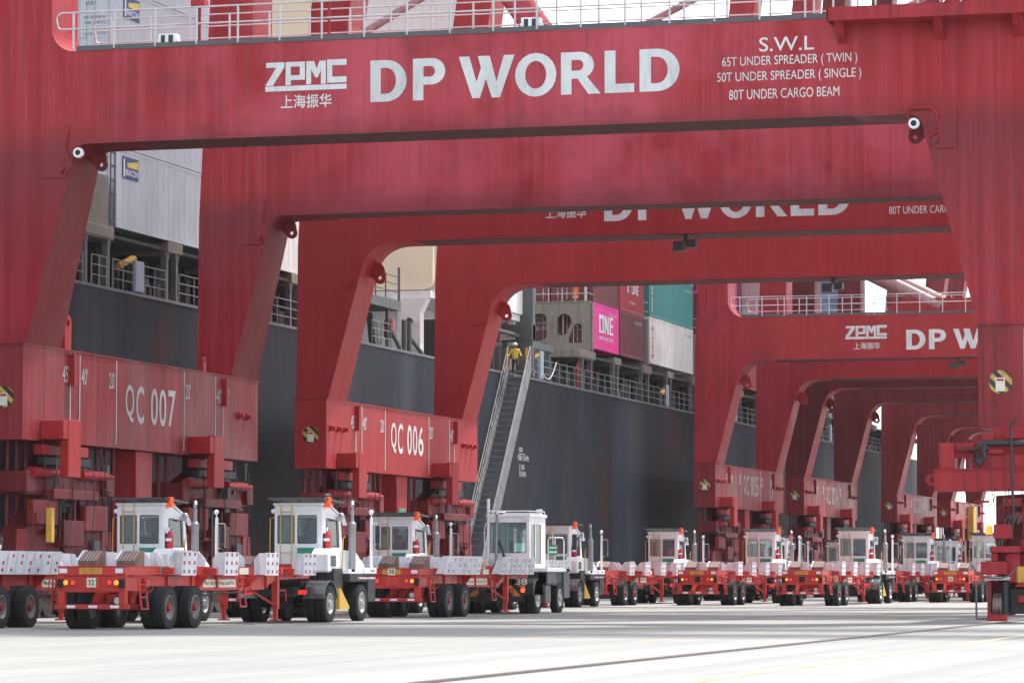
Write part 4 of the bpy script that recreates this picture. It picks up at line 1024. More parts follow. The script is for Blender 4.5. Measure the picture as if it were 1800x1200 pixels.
def x_beacon(root, y0, y1, x0, x1, z0, z1):
    t = MB(); w_ = x1+.006; a = y0+.55; t.box(w_-.004, w_, a, a+1.55, z1-1.05, z1-.25, 0)
    t.add([(w_+.003,a+.45,z1-.62),(w_+.003,a+1.5,z1-.62),(w_+.003,a+1.5,z1-.33),(w_+.003,a+.45,z1-.47)], [(0,1,2,3)], 1)
    put_text(t, 'BEACON', 'right', a+.28, a+1.48, z1-.92, z1-.70, w_+.003, 2, .012); t.box(w_, w_+.003, a+.10, a+.22, z1-1.0, z1-.35, 2)
    t.build('logo', ['logo_blue', 'logo_yellow', 'white'], root)
    t = MB(); put_text(t, 'BMOU 974 788 3', 'front', x0+1.15, x0+2.2, z1-.42, z1-.28, y0+.024, 0); put_text(t, '45R1', 'front', x0+1.15, x0+1.55, z1-.66, z1-.52, y0+.024, 0)
    for i, s_ in enumerate(('MAX. GR 34 000 KG', 'TARE 4 590 KG', 'NET 29 410 KG', 'CU.CAP. 67.7 CU.M')): put_text(t, s_, 'front', x0+1.1, x0+1.95, z1-1.15-i*.2, z1-1.05-i*.2, y0+.024, 0)
    t.box(x0+1.05, x0+1.5, y0+.02, y0+.024, z0+.30, z0+.62, 1); vs, fs = loops_to_tris([[(0,0),(.5,.9),(1,0)]]); put_flat(t, vs, fs, 'front', x0+1.62, x0+1.9, z0+.3, z0+.56, y0+.024, 1)
    t.build('lettering', ['black', 'yellow'], root)
def x_one(root, y0, y1, x0, x1, z0, z1):
    t = MB(); w_ = x1+.004; a = y0+1.35
    lp = [[(0,0),(0,1),(.36,1),(.36,0)], [(.10,.12),(.10,.74),(.26,.88),(.26,.12)], [(.42,0),(.42,1),(.54,1),(.66,.45),(.66,1),(.76,1),(.76,0),(.64,0),(.52,.55),(.52,0)],
          [(.82,0),(.82,1),(1.1,1),(1.1,.86),(.92,.86),(.92,.58),(1.08,.58),(1.08,.44),(.92,.44),(.92,.14),(1.1,.14),(1.1,0)]]
    put_flat(t, *loops_to_tris(lp), 'right', a, a+3.3, z0+.98, z0+2.0, w_); put_text(t, 'ONE.LINE.COM', 'right', a, a+3.2, z0+.60, z0+.78, w_, 0, .012)
    t.build('logo', 'white', root)
def x_kline(root, y0, y1, x0, x1, z0, z1):
    t = MB(); w_ = x1+.004; put_text(t, '"K" LINE', 'right', y0+1.5, y0+4.6, z0+1.15, z0+1.75, w_, 0, .018); put_text(t, "K' Line", 'right', y0+2.4, y0+3.8, z0+.55, z0+.72, w_)
    t.build('lettering', 'white', root)
def x_vert(root, y0, y1, x0, x1, z0, z1):
    t = MB(); put_text(t, 'CHINA SHIPPING', 'right', y0+.55, y0+.9, z0+.28, z1-.2, x1+.004, 0, .012, 1)
    t.build('lettering', 'white', root)
def x_white(root, y0, y1, x0, x1, z0, z1):
    t = MB(); w_ = x1+.004
    for i, c in enumerate('H-A-S-H'):
        hh = .26 if c != '-' else .05
        put_text(t, c, 'right', y0+.75, y0+1.12, z1-.55-(i+.5)*.27-hh/2, z1-.55-(i+.5)*.27+hh/2, w_, 1 if c in 'AS' else 0, .02)
    t.build('lettering', ['black', 'ext_red'], root)
def x_door(root, y0, y1, x0, x1, z0, z1):
    t = MB()
    for i, s_ in enumerate(('KKFU 168 204 6', '22G1', 'MAX GR 30 480', 'TARE 2 230')): put_text(t, s_, 'front', x0+1.4, x0+2.2, z1-.6-i*.3, z1-.42-i*.3, y0+.024, 0)
    t.build('lettering', 'letter', root)
M['logo_blue'] = plain('logo_blue', (.03, .07, .22), .5); M['logo_yellow'] = plain('logo_yellow', (.72, .58, .10), .5)
zt0 = 13.78; HC = 2.896
# first bay: white refrigerated boxes, two rows
names_r = ['lowest', 'second', 'third', 'topmost']
for k in range(4):
    container(114.15, T, zt0+k*(HC+.03), 12.19, HC, 'reefer_white', 'white refrigerated container with blue logo panel, %s of the outer stack' % names_r[k], True, x_beacon)
    container(114.15, T-2.51, zt0+k*(HC+.03), 12.19, HC, 'reefer_white', 'white refrigerated container without logo, %s of the stack behind the blue logo stack' % names_r[k], True, x_door)
for k in range(3):
    container(128.45, T, zt0+k*(HC+.03), 12.19, HC, 'dry_white', 'plain white container before the deckhouse, %s of the outer stack' % names_r[k], True)
    container(128.45, T-2.51, zt0+k*(HC+.03), 12.19, HC, 'dry_white', 'plain white container before the deckhouse, %s of the inner stack' % names_r[k], True)
H8 = 2.591
A = [(184.9, 6.06, [('pink', 'bright pink container with white three letter logo beside the lashing bridge', x_one), ('maroon', 'plain maroon short container resting on the pink one', None), ('box_orange', 'rust orange short container third up above the pink one', None)]),
     (191.25, 6.06, [('maroon', 'plain maroon short container right beside the pink one', None), ('box_red', 'red short container with white K lettering above the maroon one', x_kline), ('box_blue', 'dark blue short container third up above the red lettered one', None)])]
for y0, L_, st in A:
    for k, (mt, lb, ex) in enumerate(st): container(y0, T, 13.95+k*(H8+.03) if k else 13.95, L_, H8, mt, lb, False, ex)
for k, mt in enumerate(('maroon', 'maroon', 'box_red')):
    for r_ in (1, 2): container(184.9, T-2.51*r_, 13.95+k*(H8+.03), 6.06, H8, mt, 'container end behind the lashing bridge holes, tier %s in row %s from the rail' % (('one', 'two', 'three')[k], ('two', 'three')[r_-1]), False, x_door)
def bay(y0, specs, x=T):
    z = 13.95
    for mt, lb, ex in specs: container(y0, x, z, 12.19, H8 if mt not in ('dry_white', 'box_green') else 2.78, mt, lb, mt == 'dry_white', ex); z += (H8 if mt not in ('dry_white', 'box_green') else 2.78) + .03
bay(198.72, [('dry_white', 'long white container with red and black vertical letters at the stack bottom', x_white), ('box_green', 'long teal green container with white vertical lettering on top of the white one', x_vert), ('dry_white', 'long white container third up above the green one', None)])
bay(212.5, [('box_grey', 'long grey container at the bottom behind the QC 005 leg', None), ('maroon', 'long dark maroon container under the magenta one behind the QC 005 leg', None), ('pink', 'long magenta container third up behind the QC 005 leg', None), ('maroon', 'long maroon container topmost behind the QC 005 leg', None)])
bay(226.4, [('box_red', 'long red container lowest of the stack seen above the far railing', None), ('box_grey', 'long grey container second of the stack seen above the far railing', None), ('mauve', 'long mauve container third of the stack seen above the far railing', None), ('mauve', 'long mauve container topmost of the stack seen above the far railing', None)])
bay(240.3, [('maroon', 'long maroon container lowest, just before the blue stack', None), ('box_grey', 'long grey container second up, just before the blue stack', None), ('maroon', 'long maroon container third up, just before the blue stack', None)])
bay(254.4, [('box_grey', 'long grey container lowest of the blue topped stack', None), ('box_blue', 'long blue container second of the blue topped stack', None), ('box_blue', 'long blue container third of the blue topped stack', None), ('box_blue', 'long blue container topmost, seen through the far crane railing', x_door)])
bay(268.4, [('maroon', 'long maroon container lowest at the far end of the ship', None), ('box_grey', 'long grey container second up at the far end of the ship', None)])

M['weathered'] = plain('weathered_aluminium', (.33, .335, .34), .55, .25, .2, .45)
# ------------------------------------------------------------------ boarding ladder
gw = empty('gangway', (-45.5, 162, 0), 'steep grey boarding ladder with handrails leading up the dark hull', 'gangway')
yb, zb0, yt, zt1 = 157.2, .35, 166.6, 11.75
dirv = Vector((0, yt-yb, zt1-zb0)); LL = dirv.length; u_ = dirv.normalized(); nn = Vector((0, -u_.z, u_.y))
st = MB()
for x0, x1, h in ((-46.07, -46.02, .18), (-44.92, -44.86, .62)):
    a = Vector((0, yb, zb0)); b_ = Vector((0, yt, zt1))
    P_ = [a - nn*.22, b_ - nn*.22, b_ + nn*h, a + nn*h]
    st.prism([(p.y, p.z) for p in P_], 'x', x0, x1)
st.build('stringer', 'weathered', gw)
sp = MB(); n = 36
for i in range(n):
    p = Vector((0, yb, zb0)) + u_*LL*(i+.5)/n; sp.box(-46.015, -44.925, p.y-.05, p.y+.15, p.z-.02, p.z+.025)
sp.build('tread', 'weathered', gw)
hr = MB()
for x in (-46.05, -44.89):
    for h in (.62, 1.1):
        a = Vector((x, yb, zb0+h)); b_ = Vector((x, yt, zt1+h)); hr.tube([a, b_], .028, 6)
    for i in range(13):
        p = Vector((x, yb, zb0)) + u_*LL*i/12; hr.tube([p, p + Vector((0, 0, 1.1))], .024, 6)
hr.build('handrail', 'weathered', gw, smooth=True)
nt2 = MB()
for i in range(90):
    p = Vector((-44.84, yb, zb0-.3)) + u_*LL*i/90; nt2.tube([p, p + u_*.5 + Vector((0, 0, 1.25))], .010, 4); q = p + u_*.5; nt2.tube([q, q - u_*.5 + Vector((0, 0, 1.25))], .010, 4)
for h in (-.15, .1, .3, .5, .7, .9): nt2.tube([Vector((-44.84, yb, zb0+h)), Vector((-44.84, yt, zt1+h))], .012, 4)
nt2.build('safety_net', 'weathered', gw)
pf = MB(); pf.box(-46.05, -45.0, yt, yt+1.6, zt1-.08, zt1); 
for x in (-46.0, -45.05):
    for y in (yt+.1, yt+1.5): pf.tube([(x, y, zt1), (x, y, zt1+1.1)], .03, 6)
pf.build('platform', 'dark_grey', gw)
bd = MB(); bd.box(-45.85, -45.45, yt-.45, yt-.42, zt1-.1, zt1+.45); bd.build('notice_board', 'ship_white', gw)
for x in (-46.05, -45.02):
    b = MB(); b.box(x-.04, x+.04, yt-.3, yt-.2, zt1-.2, zt1+1.0); b.build('gate_post', 'yellow', gw)
# ------------------------------------------------------------------ people
def person(loc, rz, pose, top, legs, label, helmet=None, group=None, parent_scale=1.0):
    """one continuous skinned body; pose: joint name -> (x, y, z) offsets in metres, facing -y"""
    J = {'pelvis': (0,0,.95,.145), 'waist': (0,0,1.08,.135), 'chest': (0,.01,1.32,.165), 'neckb': (0,.01,1.47,.075), 'neck': (0,0,1.54,.058), 'head': (0,-.02,1.63,.098), 'crown': (0,-.015,1.72,.085)}
    for s, k in ((-1, 'r'), (1, 'l')):
        J['sh'+k] = (s*.18,.01,1.43,.068); J['el'+k] = (s*.24,.03,1.15,.048); J['wr'+k] = (s*.25,-.06,.91,.034); J['pm'+k] = (s*.25,-.085,.84,.036)
        J['hip'+k] = (s*.10,0,.90,.095); J['kn'+k] = (s*.11,-.01,.50,.066); J['an'+k] = (s*.11,.02,.10,.046); J['to'+k] = (s*.12,-.14,.045,.040)
    for k, v in pose.items(): J[k] = (*v, J[k][3])
    E_ = [('pelvis','waist'),('waist','chest'),('chest','neckb'),('neckb','neck'),('neck','head'),('head','crown')]
    for k in 'rl': E_ += [('chest','sh'+k),('sh'+k,'el'+k),('el'+k,'wr'+k),('wr'+k,'pm'+k),('pelvis','hip'+k),('hip'+k,'kn'+k),('kn'+k,'an'+k),('an'+k,'to'+k)]
    # fingers: four unequal, bent, and a thumb from the side of the palm
    for k, s in (('r', -1), ('l', 1)):
        p = Vector(J['pm'+k][:3]); d = (p - Vector(J['wr'+k][:3])).normalized(); sd = d.cross(Vector((1, 0, 0)))
        if sd.length < .1: sd = Vector((0, 0, 1))
        sd.normalize()
        for i, ln_ in enumerate((.075, .085, .08, .062)):
            o = sd*(i-1.5)*.019
            J['f%d%s' % (i, k)] = (*(p + o + d*ln_*.55), .0095); J['g%d%s' % (i, k)] = (*(p + o + d*ln_*.9 + Vector((-s*.03, 0, 0))), .008)
            E_ += [('pm'+k, 'f%d%s' % (i, k)), ('f%d%s' % (i, k), 'g%d%s' % (i, k))]
        J['t'+k] = (*(p - d*.02 + sd*-.05 + Vector((-s*.015, 0, 0))), .0105); E_.append(('pm'+k, 't'+k))
    names = list(J); me = bpy.data.meshes.new('person')
    me.from_pydata([J[n][:3] for n in names], [(names.index(a), names.index(b_)) for a, b_ in E_], [])
    ob = bpy.data.objects.new('tmp', me); C.objects.link(ob)
    sk = ob.modifiers.new('s', 'SKIN'); sk.use_smooth_shade = True
    for i, n in enumerate(names):
        v = me.skin_vertices[0].data[i]; r = J[n][3]; v.radius = (r, r); v.use_root = (n == 'pelvis')
    ob.modifiers.new('u', 'SUBSURF').levels = 1
    dg = bpy.context.evaluated_depsgraph_get(); dg.update()
    nm = bpy.data.meshes.new_from_object(ob.evaluated_get(dg)); bpy.data.objects.remove(ob)
    for x in (M[top], M[legs], M['skin'], M['chassis'], M['retro_white']): nm.materials.append(x)
    pel = Vector(J['pelvis'][:3]); nk = Vector(J['neck'][:3])
    for f in nm.polygons:
        c = f.center; f.use_smooth = True
        best, bd = None, 9
        for a, b_ in E_:
            A_, B_ = Vector(J[a][:3]), Vector(J[b_][:3]); ab = B_ - A_
            t_ = max(0, min(1, (c - A_).dot(ab)/max(1e-6, ab.length_squared))); dd = (A_ + ab*t_ - c).length
            if dd < bd: bd, best, bt_ = dd, (a, b_), t_
        a = best[0]; f.material_index = 0
        if a in ('head', 'neck', 'neckb') or a.startswith(('wr', 'pm', 'f')): f.material_index = 2
        elif a.startswith(('hip', 'kn')) or (a == 'pelvis' and best[1] != 'waist'): f.material_index = 1
        elif a.startswith('an'): f.material_index = 3
        if a.startswith('kn') and .62 < bt_ < .78: f.material_index = 4
        if best == ('waist', 'chest') and .25 < bt_ < .45: f.material_index = 4
    o = bpy.data.objects.new('person', nm); C.objects.link(o); o.location = loc; o.rotation_euler = (0, 0, rz)
    tag(o, label, 'person', group)
    h = Vector(J['head'][:3])
    fc = MB()
    for s in (-1, 1):
        fc.ball((h.x+s*.033, h.y-.092, h.z+.012), .011, 0, 6); fc.ball((h.x+s*.098, h.y+.005, h.z), .022, 1, 6)
    fc.prism([(h.y-.095, h.z+.015), (h.y-.125, h.z-.022), (h.y-.095, h.z-.03)], 'x', h.x-.013, h.x+.013, 1); fc.box(h.x-.025, h.x+.025, h.y-.098, h.y-.09, h.z-.056, h.z-.048, 2)
    f = fc.build('face', ['black', 'skin', 'ext_red']); f.parent = o
    hc = MB()
    if helmet:
        hc.lathe([(.04, .125), (.06, .118), (.11, .105), (.15, .07), (.165, .001)], 'z', (h.x, h.y+.005, h.z), 14); hc.lathe([(.04, .10), (.04, .150), (.05, .150), (.055, .118)], 'z', (h.x, h.y-.015, h.z), 14)
        q = hc.build('helmet', helmet, smooth=True)
    else:
        hc.lathe([(.02, .108), (.07, .108), (.11, .09), (.135, .05), (.14, .001)], 'z', (h.x, h.y+.015, h.z), 14); q = hc.build('hair', 'black', smooth=True)
    q.parent = o
    return o
person((-46.95, 183.97, 16.54), R(170), {'elr': (-.24, .05, 1.16), 'wrr': (-.20, -.16, 1.05), 'pmr': (-.19, -.23, 1.06), 'kn' 'l': (.12, -.04, .5)}, 'hivis', 'hivis', 'worker in orange coveralls standing on the lashing bridge walkway', 'white')
person((-45.55, 166.15, 11.23), R(10), {'elr': (-.27, -.05, 1.18), 'wrr': (-.36, -.20, 1.10), 'pmr': (-.40, -.26, 1.09), 'ell': (.27, -.05, 1.18), 'wrl': (.34, -.2, 1.10), 'pml': (.38, -.26, 1.09), 'anl': (.11, .1, .28), 'tol': (.12, -.06, .23), 'knl': (.12, -.18, .58)}, 'vest', 'navy', 'worker in white helmet and yellow vest at the top of the boarding ladder', 'white')
person((-46.75, 183.6, 11.48), R(80), {}, 'hivis_red', 'hivis_red', 'deck worker in red overalls beside the pillars under the lashing bridge', 'ext_red')
person((-46.85, 186.7, 11.48), R(60), {'elr': (-.28, -.04, 1.18), 'wrr': (-.2, -.24, 1.15), 'pmr': (-.18, -.32, 1.17)}, 'hivis_red', 'navy', 'deck worker in red top and dark trousers under the pink container', None)

# ------------------------------------------------------------------ trucks
TR = 'trailer_red'
def wheel(parent, x, y, out, hub='rim_red', dia=1.05, wd=.27, rimm='rim', proto={}):
    """tyre centred at (x, y); out = +1 / -1 the visible side"""
    key = (out, hub, rimm, wd)
    r = dia/2
    if key not in proto:
        t = MB(); h = wd/2
        pr = [(-h*.75, .29), (-h, .33), (-h*1.02, .42), (-h*.93, r-.035), (-h*.78, r-.008), (-h*.30, r), (-h*.26, r-.014), (-h*.16, r-.014), (-h*.12, r), (h*.12, r), (h*.16, r-.014), (h*.26, r-.014), (h*.30, r), (h*.78, r-.008), (h*.93, r-.035), (h*1.02, .42), (h, .33), (h*.75, .29)]
        t.lathe(pr, 'x', (0, 0, 0), 32)
        for i in range(32):   # shoulder lugs
            a = 2*PI*i/32; 
            for s in (-1, 1):
                c, sn = math.cos(a), math.sin(a); q = Vector((0, -sn, c)); rd = Vector((0, c, sn)); ce = rd*(r-.018) + Vector((s*h*.86, 0, 0))
                vs = [ce + q*dx*.022 + rd*dz*.018 + Vector((dw*h*.12, 0, 0)) for dx in (-1, 1) for dz in (-1, 1) for dw in (-1, 1)]
                t.add(vs, [(0,1,3,2),(4,6,7,5),(0,4,5,1),(2,3,7,6),(0,2,6,4),(1,5,7,3)])
        o = t.build('wheel', 'rubber', None, smooth=True, loc=(0, 0, 0))
        rm = MB(); s = out
        rm.lathe([(s*h*.95, .305), (s*h*.98, .275), (s*h*.55, .255), (s*h*.30, .19), (s*h*.42, .13), (s*h*.42, .10)], 'x', (0, 0, 0), 24)
        rm.lathe([(s*h*.42, .105), (s*h*.80, .095), (s*h*1.15, .085), (s*h*1.22, .001)], 'x', (0, 0, 0), 14, 1)
        for i in range(10):
            a = 2*PI*i/10; rm.lathe([(s*h*.36, .019), (s*h*.56, .019), (s*h*.58, .001)], 'x', (0, .155*math.cos(a), .155*math.sin(a)), 6, 1 if hub == 'rim_red' else 0)
        rm.lathe([(-s*h*.7, .29), (-s*h*.2, .26), (-s*h*.2, .001)], 'x', (0, 0, 0), 18)
        q = rm.build('rim', [rimm, hub], None, smooth=True); q.parent = o
        proto[key] = o
        o.parent = parent; o.location = (x, y, r); return o
    c = copy_tree(proto[key], parent); c.location = (x, y, r); return c

def guide_short(mb, y, L, x=1.2, s=1):
    """flared corner guide with red reflective squares (white body 0, reflectors 1)"""
    f = lambda v: s*v
    z0, z1 = 1.30, 1.90
    mb.prism([(f(x-.03), z0), (f(x), z0), (f(x+.02), z1), (f(x-.01), z1)], 'y', y, y+L, 0)
    mb.prism([(f(x-.34), z0+.02), (f(x-.035), z0+.02), (f(x-.015), z1-.01), (f(x-.20), z1-.01), (f(x-.34), z1-.17)], 'y', y+.02, y+.06, 0)
    mb.prism([(f(x-.34), z0+.02), (f(x-.035), z0+.02), (f(x-.015), z1-.01), (f(x-.20), z1-.01), (f(x-.34), z1-.17)], 'y', y+L-.06, y+L-.02, 0)
    for i in range(3):
        for j in range(3):
            a = y + .08 + i*(L-.28)/2; z = z0 + .06 + j*.215; e = x + .02*(z+.06-z0)/.6
            q = [(f(e+.004), a, z), (f(e+.004), a+.12, z), (f(e+.008), a+.12, z+.085), (f(e+.008), a, z+.085)]
            mb.add(q if s > 0 else q[::-1], [(0,1,2,3)], 1)
def guide_long(mb, y, L, x=1.2, s=1):
    f = lambda v: s*v
    z0, z1 = 1.33, 1.91
    mb.prism([(f(x-.03), z0), (f(x), z0), (f(x+.10), z1), (f(x+.07), z1)], 'y', y, y+L, 0)
    n = 8
    for i in range(n):
        a = y + .03 + (L-.09)*i/(n-1)
        mb.prism([(f(x-.30), z0+.02), (f(x-.035), z0+.02), (f(x+.065), z1-.01), (f(x-.06), z1-.01)], 'y', a, a+.04, 0)
        if i < n-1:
            st = (L-.09)/(n-1)
            mb.prism([(f(x+.006), z0+.02), (f(x+.045), z0+.02), (f(x+.135), z1-.02), (f(x+.10), z1-.02)], 'y', a+.01, a+.04, 0)
            for j, z in enumerate((z0+.07, z0+.25, z0+.42)):
                if (i + j) % 3 == 2: continue
                e = x + .10*(z-z0)/.58; q = [(f(e+.006), a+st*.55, z), (f(e+.006), a+st*.55+.11, z), (f(e+.020), a+st*.55+.11, z+.08), (f(e+.020), a+st*.55, z+.08)]
                mb.add(q if s > 0 else q[::-1], [(0,1,2,3)], 1)

def make_trailer(L, long_guides):
    root = empty('container_trailer', (0, 0, 0))
    f = MB()
    f.box(-.86, .86, 0, .26, 1.30, 1.51); f.box(-.90, .90, -.02, .30, 1.513, 1.53)
    for s in (-1, 1):
        f.box(s*.62, s*.85, .26, L-.3, 1.31, 1.51); f.box(s*.60, s*.86, .30, L-.3, 1.513, 1.527)
        f.prism([(.13, .93), (L-3.4, .93), (L-2.3, 1.18), (L+.5, 1.22), (L+.5, 1.505), (L-.29, 1.505), (L-.29, 1.306), (.13, 1.306)], 'x', s*.66, s*.78)
        f.prism([(.0, .93), (L-3.4, .93), (L-3.4, .97), (0, .97)], 'x', s*.60, s*.84)
        for y in (1.3, 2.9, 4.6, 6.4, 8.2, 10.2):
            f.box(s*.785, s*.84, y, y+.10, .975, 1.305); 
        for y in (4.9, 8.6): f.prism([(s*.785, 1.0), (s*.84, 1.0), (s*1.12, 1.3), (s*.785, 1.3)], 'y', y+.12, y+.2)
        for y in ((2.4, 3.4, 5.4, 6.4, 10.4, 11.4) if not long_guides else (2.2, 4.8, 8.7, 11.4)): f.box(s*.85, s*1.18, y, y+.14, 1.33, 1.49)
        for y in (1.87, 3.65): f.prism([(y-.5, .62), (y+.5, .62), (y+.25, .93), (y-.25, .93)], 'x', s*.44, s*.56)
    for y in [.9 + 1.55*i for i in range(int((L-1.2)/1.55)+1)]: f.box(-.66, .66, y, y+.12, 1.33, 1.46)
    f.box(-.66, .66, L-.5, L+.5, 1.225, 1.30); f.box(-.5, .5, L-.30, L-.05, 1.31, 1.62)
    f.box(-.42, .42, 2.6, 2.75, .55, 1.0)
    f.build('frame', TR, root, bevel=.008)
    r = MB(); r.box(-.70, .70, .04, .12, .90, 1.297)
    for s in (-1, 1): r.box(s*.70, s*.88, .0, .14, .612, 1.297); r.box(s*.52, s*.62, .02, .039, 1.03, 1.27)
    r.box(-.22, .22, .0, .038, .96, 1.28); r.box(-.82, -.36, .015, .039, 1.02, 1.24); r.box(.36, .82, .015, .039, 1.02, 1.24)
    r.build('rear_panel', TR, root, bevel=.012)
    b = MB(); b.box(-.95, .95, -.02, .10, .50, .61); bo = b.build('bumper', TR, root, bevel=.008)
    for x in (-.62, -.06, .50): b = MB(); b.box(x, x+.22, -.026, -.0205, .525, .59); b.build('reflector', 'retro_white', bo)
    for x in (-.82, .62): 
        b = MB(); b.box(x, x+.20, -.026, -.021, 1.36, 1.47); b.build('reflector', 'retro_white', root)
    b = MB(); b.box(-.31, .27, -.008, -.002, 1.335, 1.485, 0)
    for i, z in enumerate((1.36, 1.405, 1.45)): b.box(-.27, .23, -.011, -.0085, z, z+.012, 1)
    b.build('warning_board', ['yellow', 'trailer_red'], root)
    for x, mt in ((-.66, 'amber'), (-.48, 'lamp_red'), (.46, 'lamp_red'), (.64, 'amber')):
        b = MB(); b.lathe([(.014, .075), (-.012, .075), (-.012, .062)], 'y', (x, 0, 1.13), 16, 0); b.lathe([(-.012, .062), (-.022, .045), (-.026, .001)], 'y', (x, 0, 1.13), 16, 1)
        b.build('tail_lamp', ['black', mt], root, smooth=True)
    for s in (-1, 1):
        b = MB(); b.box(s*.72, s*.86, -.05, -.001, 1.0, 1.22); b.build('rubber_buffer', 'rubber', root, bevel=.015)
    b = MB(); b.lathe([(.16, .06), (.11, .085), (.10, .06), (.095, .001)], 'y', (.52, .25, .70), 14); b.build('work_lamp', 'lamp_white', root, smooth=True)
    # sloped rear container guides
    for s in (-1, 1):
        b = MB(); x = s*.50
        b.prism([(.95, 1.53), (1.55, 1.53), (1.55, 1.90), (1.40, 1.90), (.95, 1.66)], 'x', x-.24, x+.24, 0)
        b.prism([(.93, 1.53), (1.57, 1.53), (1.57, 1.92), (1.38, 1.92), (.93, 1.68)], 'x', x-.29, x-.243, 1)
        for i in range(5): b.prism([(.94, 1.66), (.97, 1.66), (1.41, 1.905), (1.38, 1.905)], 'x', x-.2+i*.09, x-.18+i*.09, 2)
        b.build('ramp', ['rust', 'guide_white', 'ramp_streak'], root)
    for s in (-1, 1):
        if long_guides:
            for y, l in ((1.6, 4.0), (L-4.6, 4.3)):
                b = MB(); guide_long(b, y, l, 1.2, s); b.build('corner_guide', ['guide_white', 'retro_red'], root)
        else:
            for y in (2.9, 5.95, L-4.3, L-1.2):
                b = MB(); guide_short(b, y, 1.0, 1.2, s); b.build('corner_guide', ['guide_white', 'retro_red'], root)
    for y in (1.87, 3.65):
        ax = MB(); ax.tube([(-1.0, y, .53), (1.0, y, .53)], .07, 8); ax.tube([(-.3, y+.1, .62), (-.3, y+.1, .85)], .14, 10); ax.tube([(.3, y+.1, .62), (.3, y+.1, .85)], .14, 10); ax.build('axle', TR, root)
        for s in (-1, 1): wheel(root, s*1.155, y, s, rimm='trailer_rim'); wheel(root, s*.83, y, s, rimm='trailer_rim')
    for s in (-1, 1):
        for y0 in (.25, 7.2):
            b = MB()
            for dy in (0, .42):
                b.tube([(s*.86, y0+dy, 1.28), (s*1.02, y0+dy, 1.27), (s*1.10, y0+dy, 1.18), (s*1.16, y0+dy+.08, .48)], .025, 6)
                b.tube([(s*1.02, y0+dy+.1, 1.27), (s*1.24, y0+dy+.1, 1.22), (s*1.26, y0+dy+.12, .95), (s*1.12, y0+dy+.05, .86)], .02, 6)
            for z in (1.08, .78, .50):
                k = 1.10 + (1.18-z)*.086; b.tube([(s*k, y0+(1.18-z)*.11, z), (s*k, y0+.42+(1.18-z)*.11, z)], .02, 6)
            b.build('ladder', TR, root, smooth=True)
        b = MB(); y = L-2.3
        b.box(s*.66, s*.82, y, y+.18, .40, 1.305); b.box(s*.69, s*.79, y+.03, y+.15, .13, .40); b.box(s*.62, s*.86, y-.08, y+.26, .09, .13)
        for i in range(5): b.box(s*.655, s*.66, y+.06, y+.12, .5+i*.14, .56+i*.14)
        b.tube([(s*.74, y, .5), (s*.5, y-1.6, .98)], .03, 6); b.tube([(s*.8, y+.2, .9), (s*.86, y+.55, .9), (s*.86, y+.62, .6)], .025, 6)
        b.build('landing_leg', TR, root, bevel=.008)
    b = MB(); b.box(.784, .79, 5.5, 7.9, 1.0, 1.2, 0); put_text(b, 'Max Safe Working Load 70 t', 'right', 5.6, 7.8, 1.04, 1.16, .794, 1, .008)
    b.build('load_plate', ['plate', 'black'], root)
    b = MB(); b.box(.855, .86, L-5.4, L-4.7, 1.33, 1.5); b.build('info_plate', 'plate', root); b = MB(); b.box(.855, .862, 2.3, 2.5, 1.33, 1.5); b.build('info_plate', 'green', root)
    ms = MB(); ms.tube([(-.2, 1.1, .6), (.3, 5, .75), (.2, L-2, .9)], .03, 6); ms.tube([(.1, 1.1, .7), (-.2, 5, .8), (-.1, L-2, .95)], .02, 6); ms.box(-.3, .3, 5.2, 6.0, .62, .95); ms.build('air_tank', 'chassis', root)
    return root
def add_number(root, num, x=0.0, z=1.13, off=-.004):
    b = MB(); b.box(-.115, .115, -.012, -.0005, 1.02, 1.245, 0); put_text(b, num, 'front', -.085, .085, 1.065, 1.20, -.014, 1, .018)
    loc = root.location.copy(); root.location = (0, 0, 0)
    p = b.build('number_plate', ['plate', 'dark_green'], root); root.location = loc
    p.location = (x, 0, z - 1.13); return p
M['dark_green'] = plain('number_green', (.02, .06, .04), .5)

def quad_wall(mb, o, ux, uz, W, H, holes, th, m=0):
    """flat wall in the plane o + a*ux + b*uz with rectangular rounded openings (list of a0,a1,b0,b1)"""
    lp = [[(0, 0), (W, 0), (W, H), (0, H)]] + [rounded(a0, a1, b0, b1, .05) for a0, a1, b0, b1 in holes]
    vs, fs = loops_to_tris(lp); ux, uz, o, th = Vector(ux), Vector(uz), Vector(o), Vector(th)
    P_ = [o + ux*a + uz*b_ for a, b_ in vs]; n = len(P_)
    mb.add(P_ + [p + th for p in P_], [f for f in fs] + [tuple(i+n for i in f[::-1]) for f in fs], m)
    for l in lp:
        q = [o + ux*a + uz*b_ for a, b_ in l]; k = len(q)
        mb.add(q + [p + th for p in q], [(i, (i+1) % k, k+(i+1) % k, k+i) for i in range(k)], m)
def pane(root, name, o, ux, uz, a0, a1, b0, b1, mat='glass', gasket=True, nrm=None):
    ux, uz, o = Vector(ux), Vector(uz), Vector(o); n = ux.cross(uz).normalized() if nrm is None else Vector(nrm)
    b = MB(); lp = rounded(a0+.004, a1-.004, b0+.004, b1-.004, .05); b.add([o + ux*a + uz*c for a, c in lp], [tuple(range(len(lp)))])
    w_ = b.build(name, mat, root, fix=False)
    if gasket:
        g_ = MB(); l2 = rounded(a0-.012, a1+.012, b0-.012, b1+.012, .06); l3 = rounded(a0+.016, a1-.016, b0+.016, b1-.016, .045)
        off = n*.012
        g_.ring_wall([o + ux*a + uz*c + off for a, c in l2], [o + ux*a + uz*c + off for a, c in l3], -n*.02); g_.build('gasket', 'black', w_)
    return w_

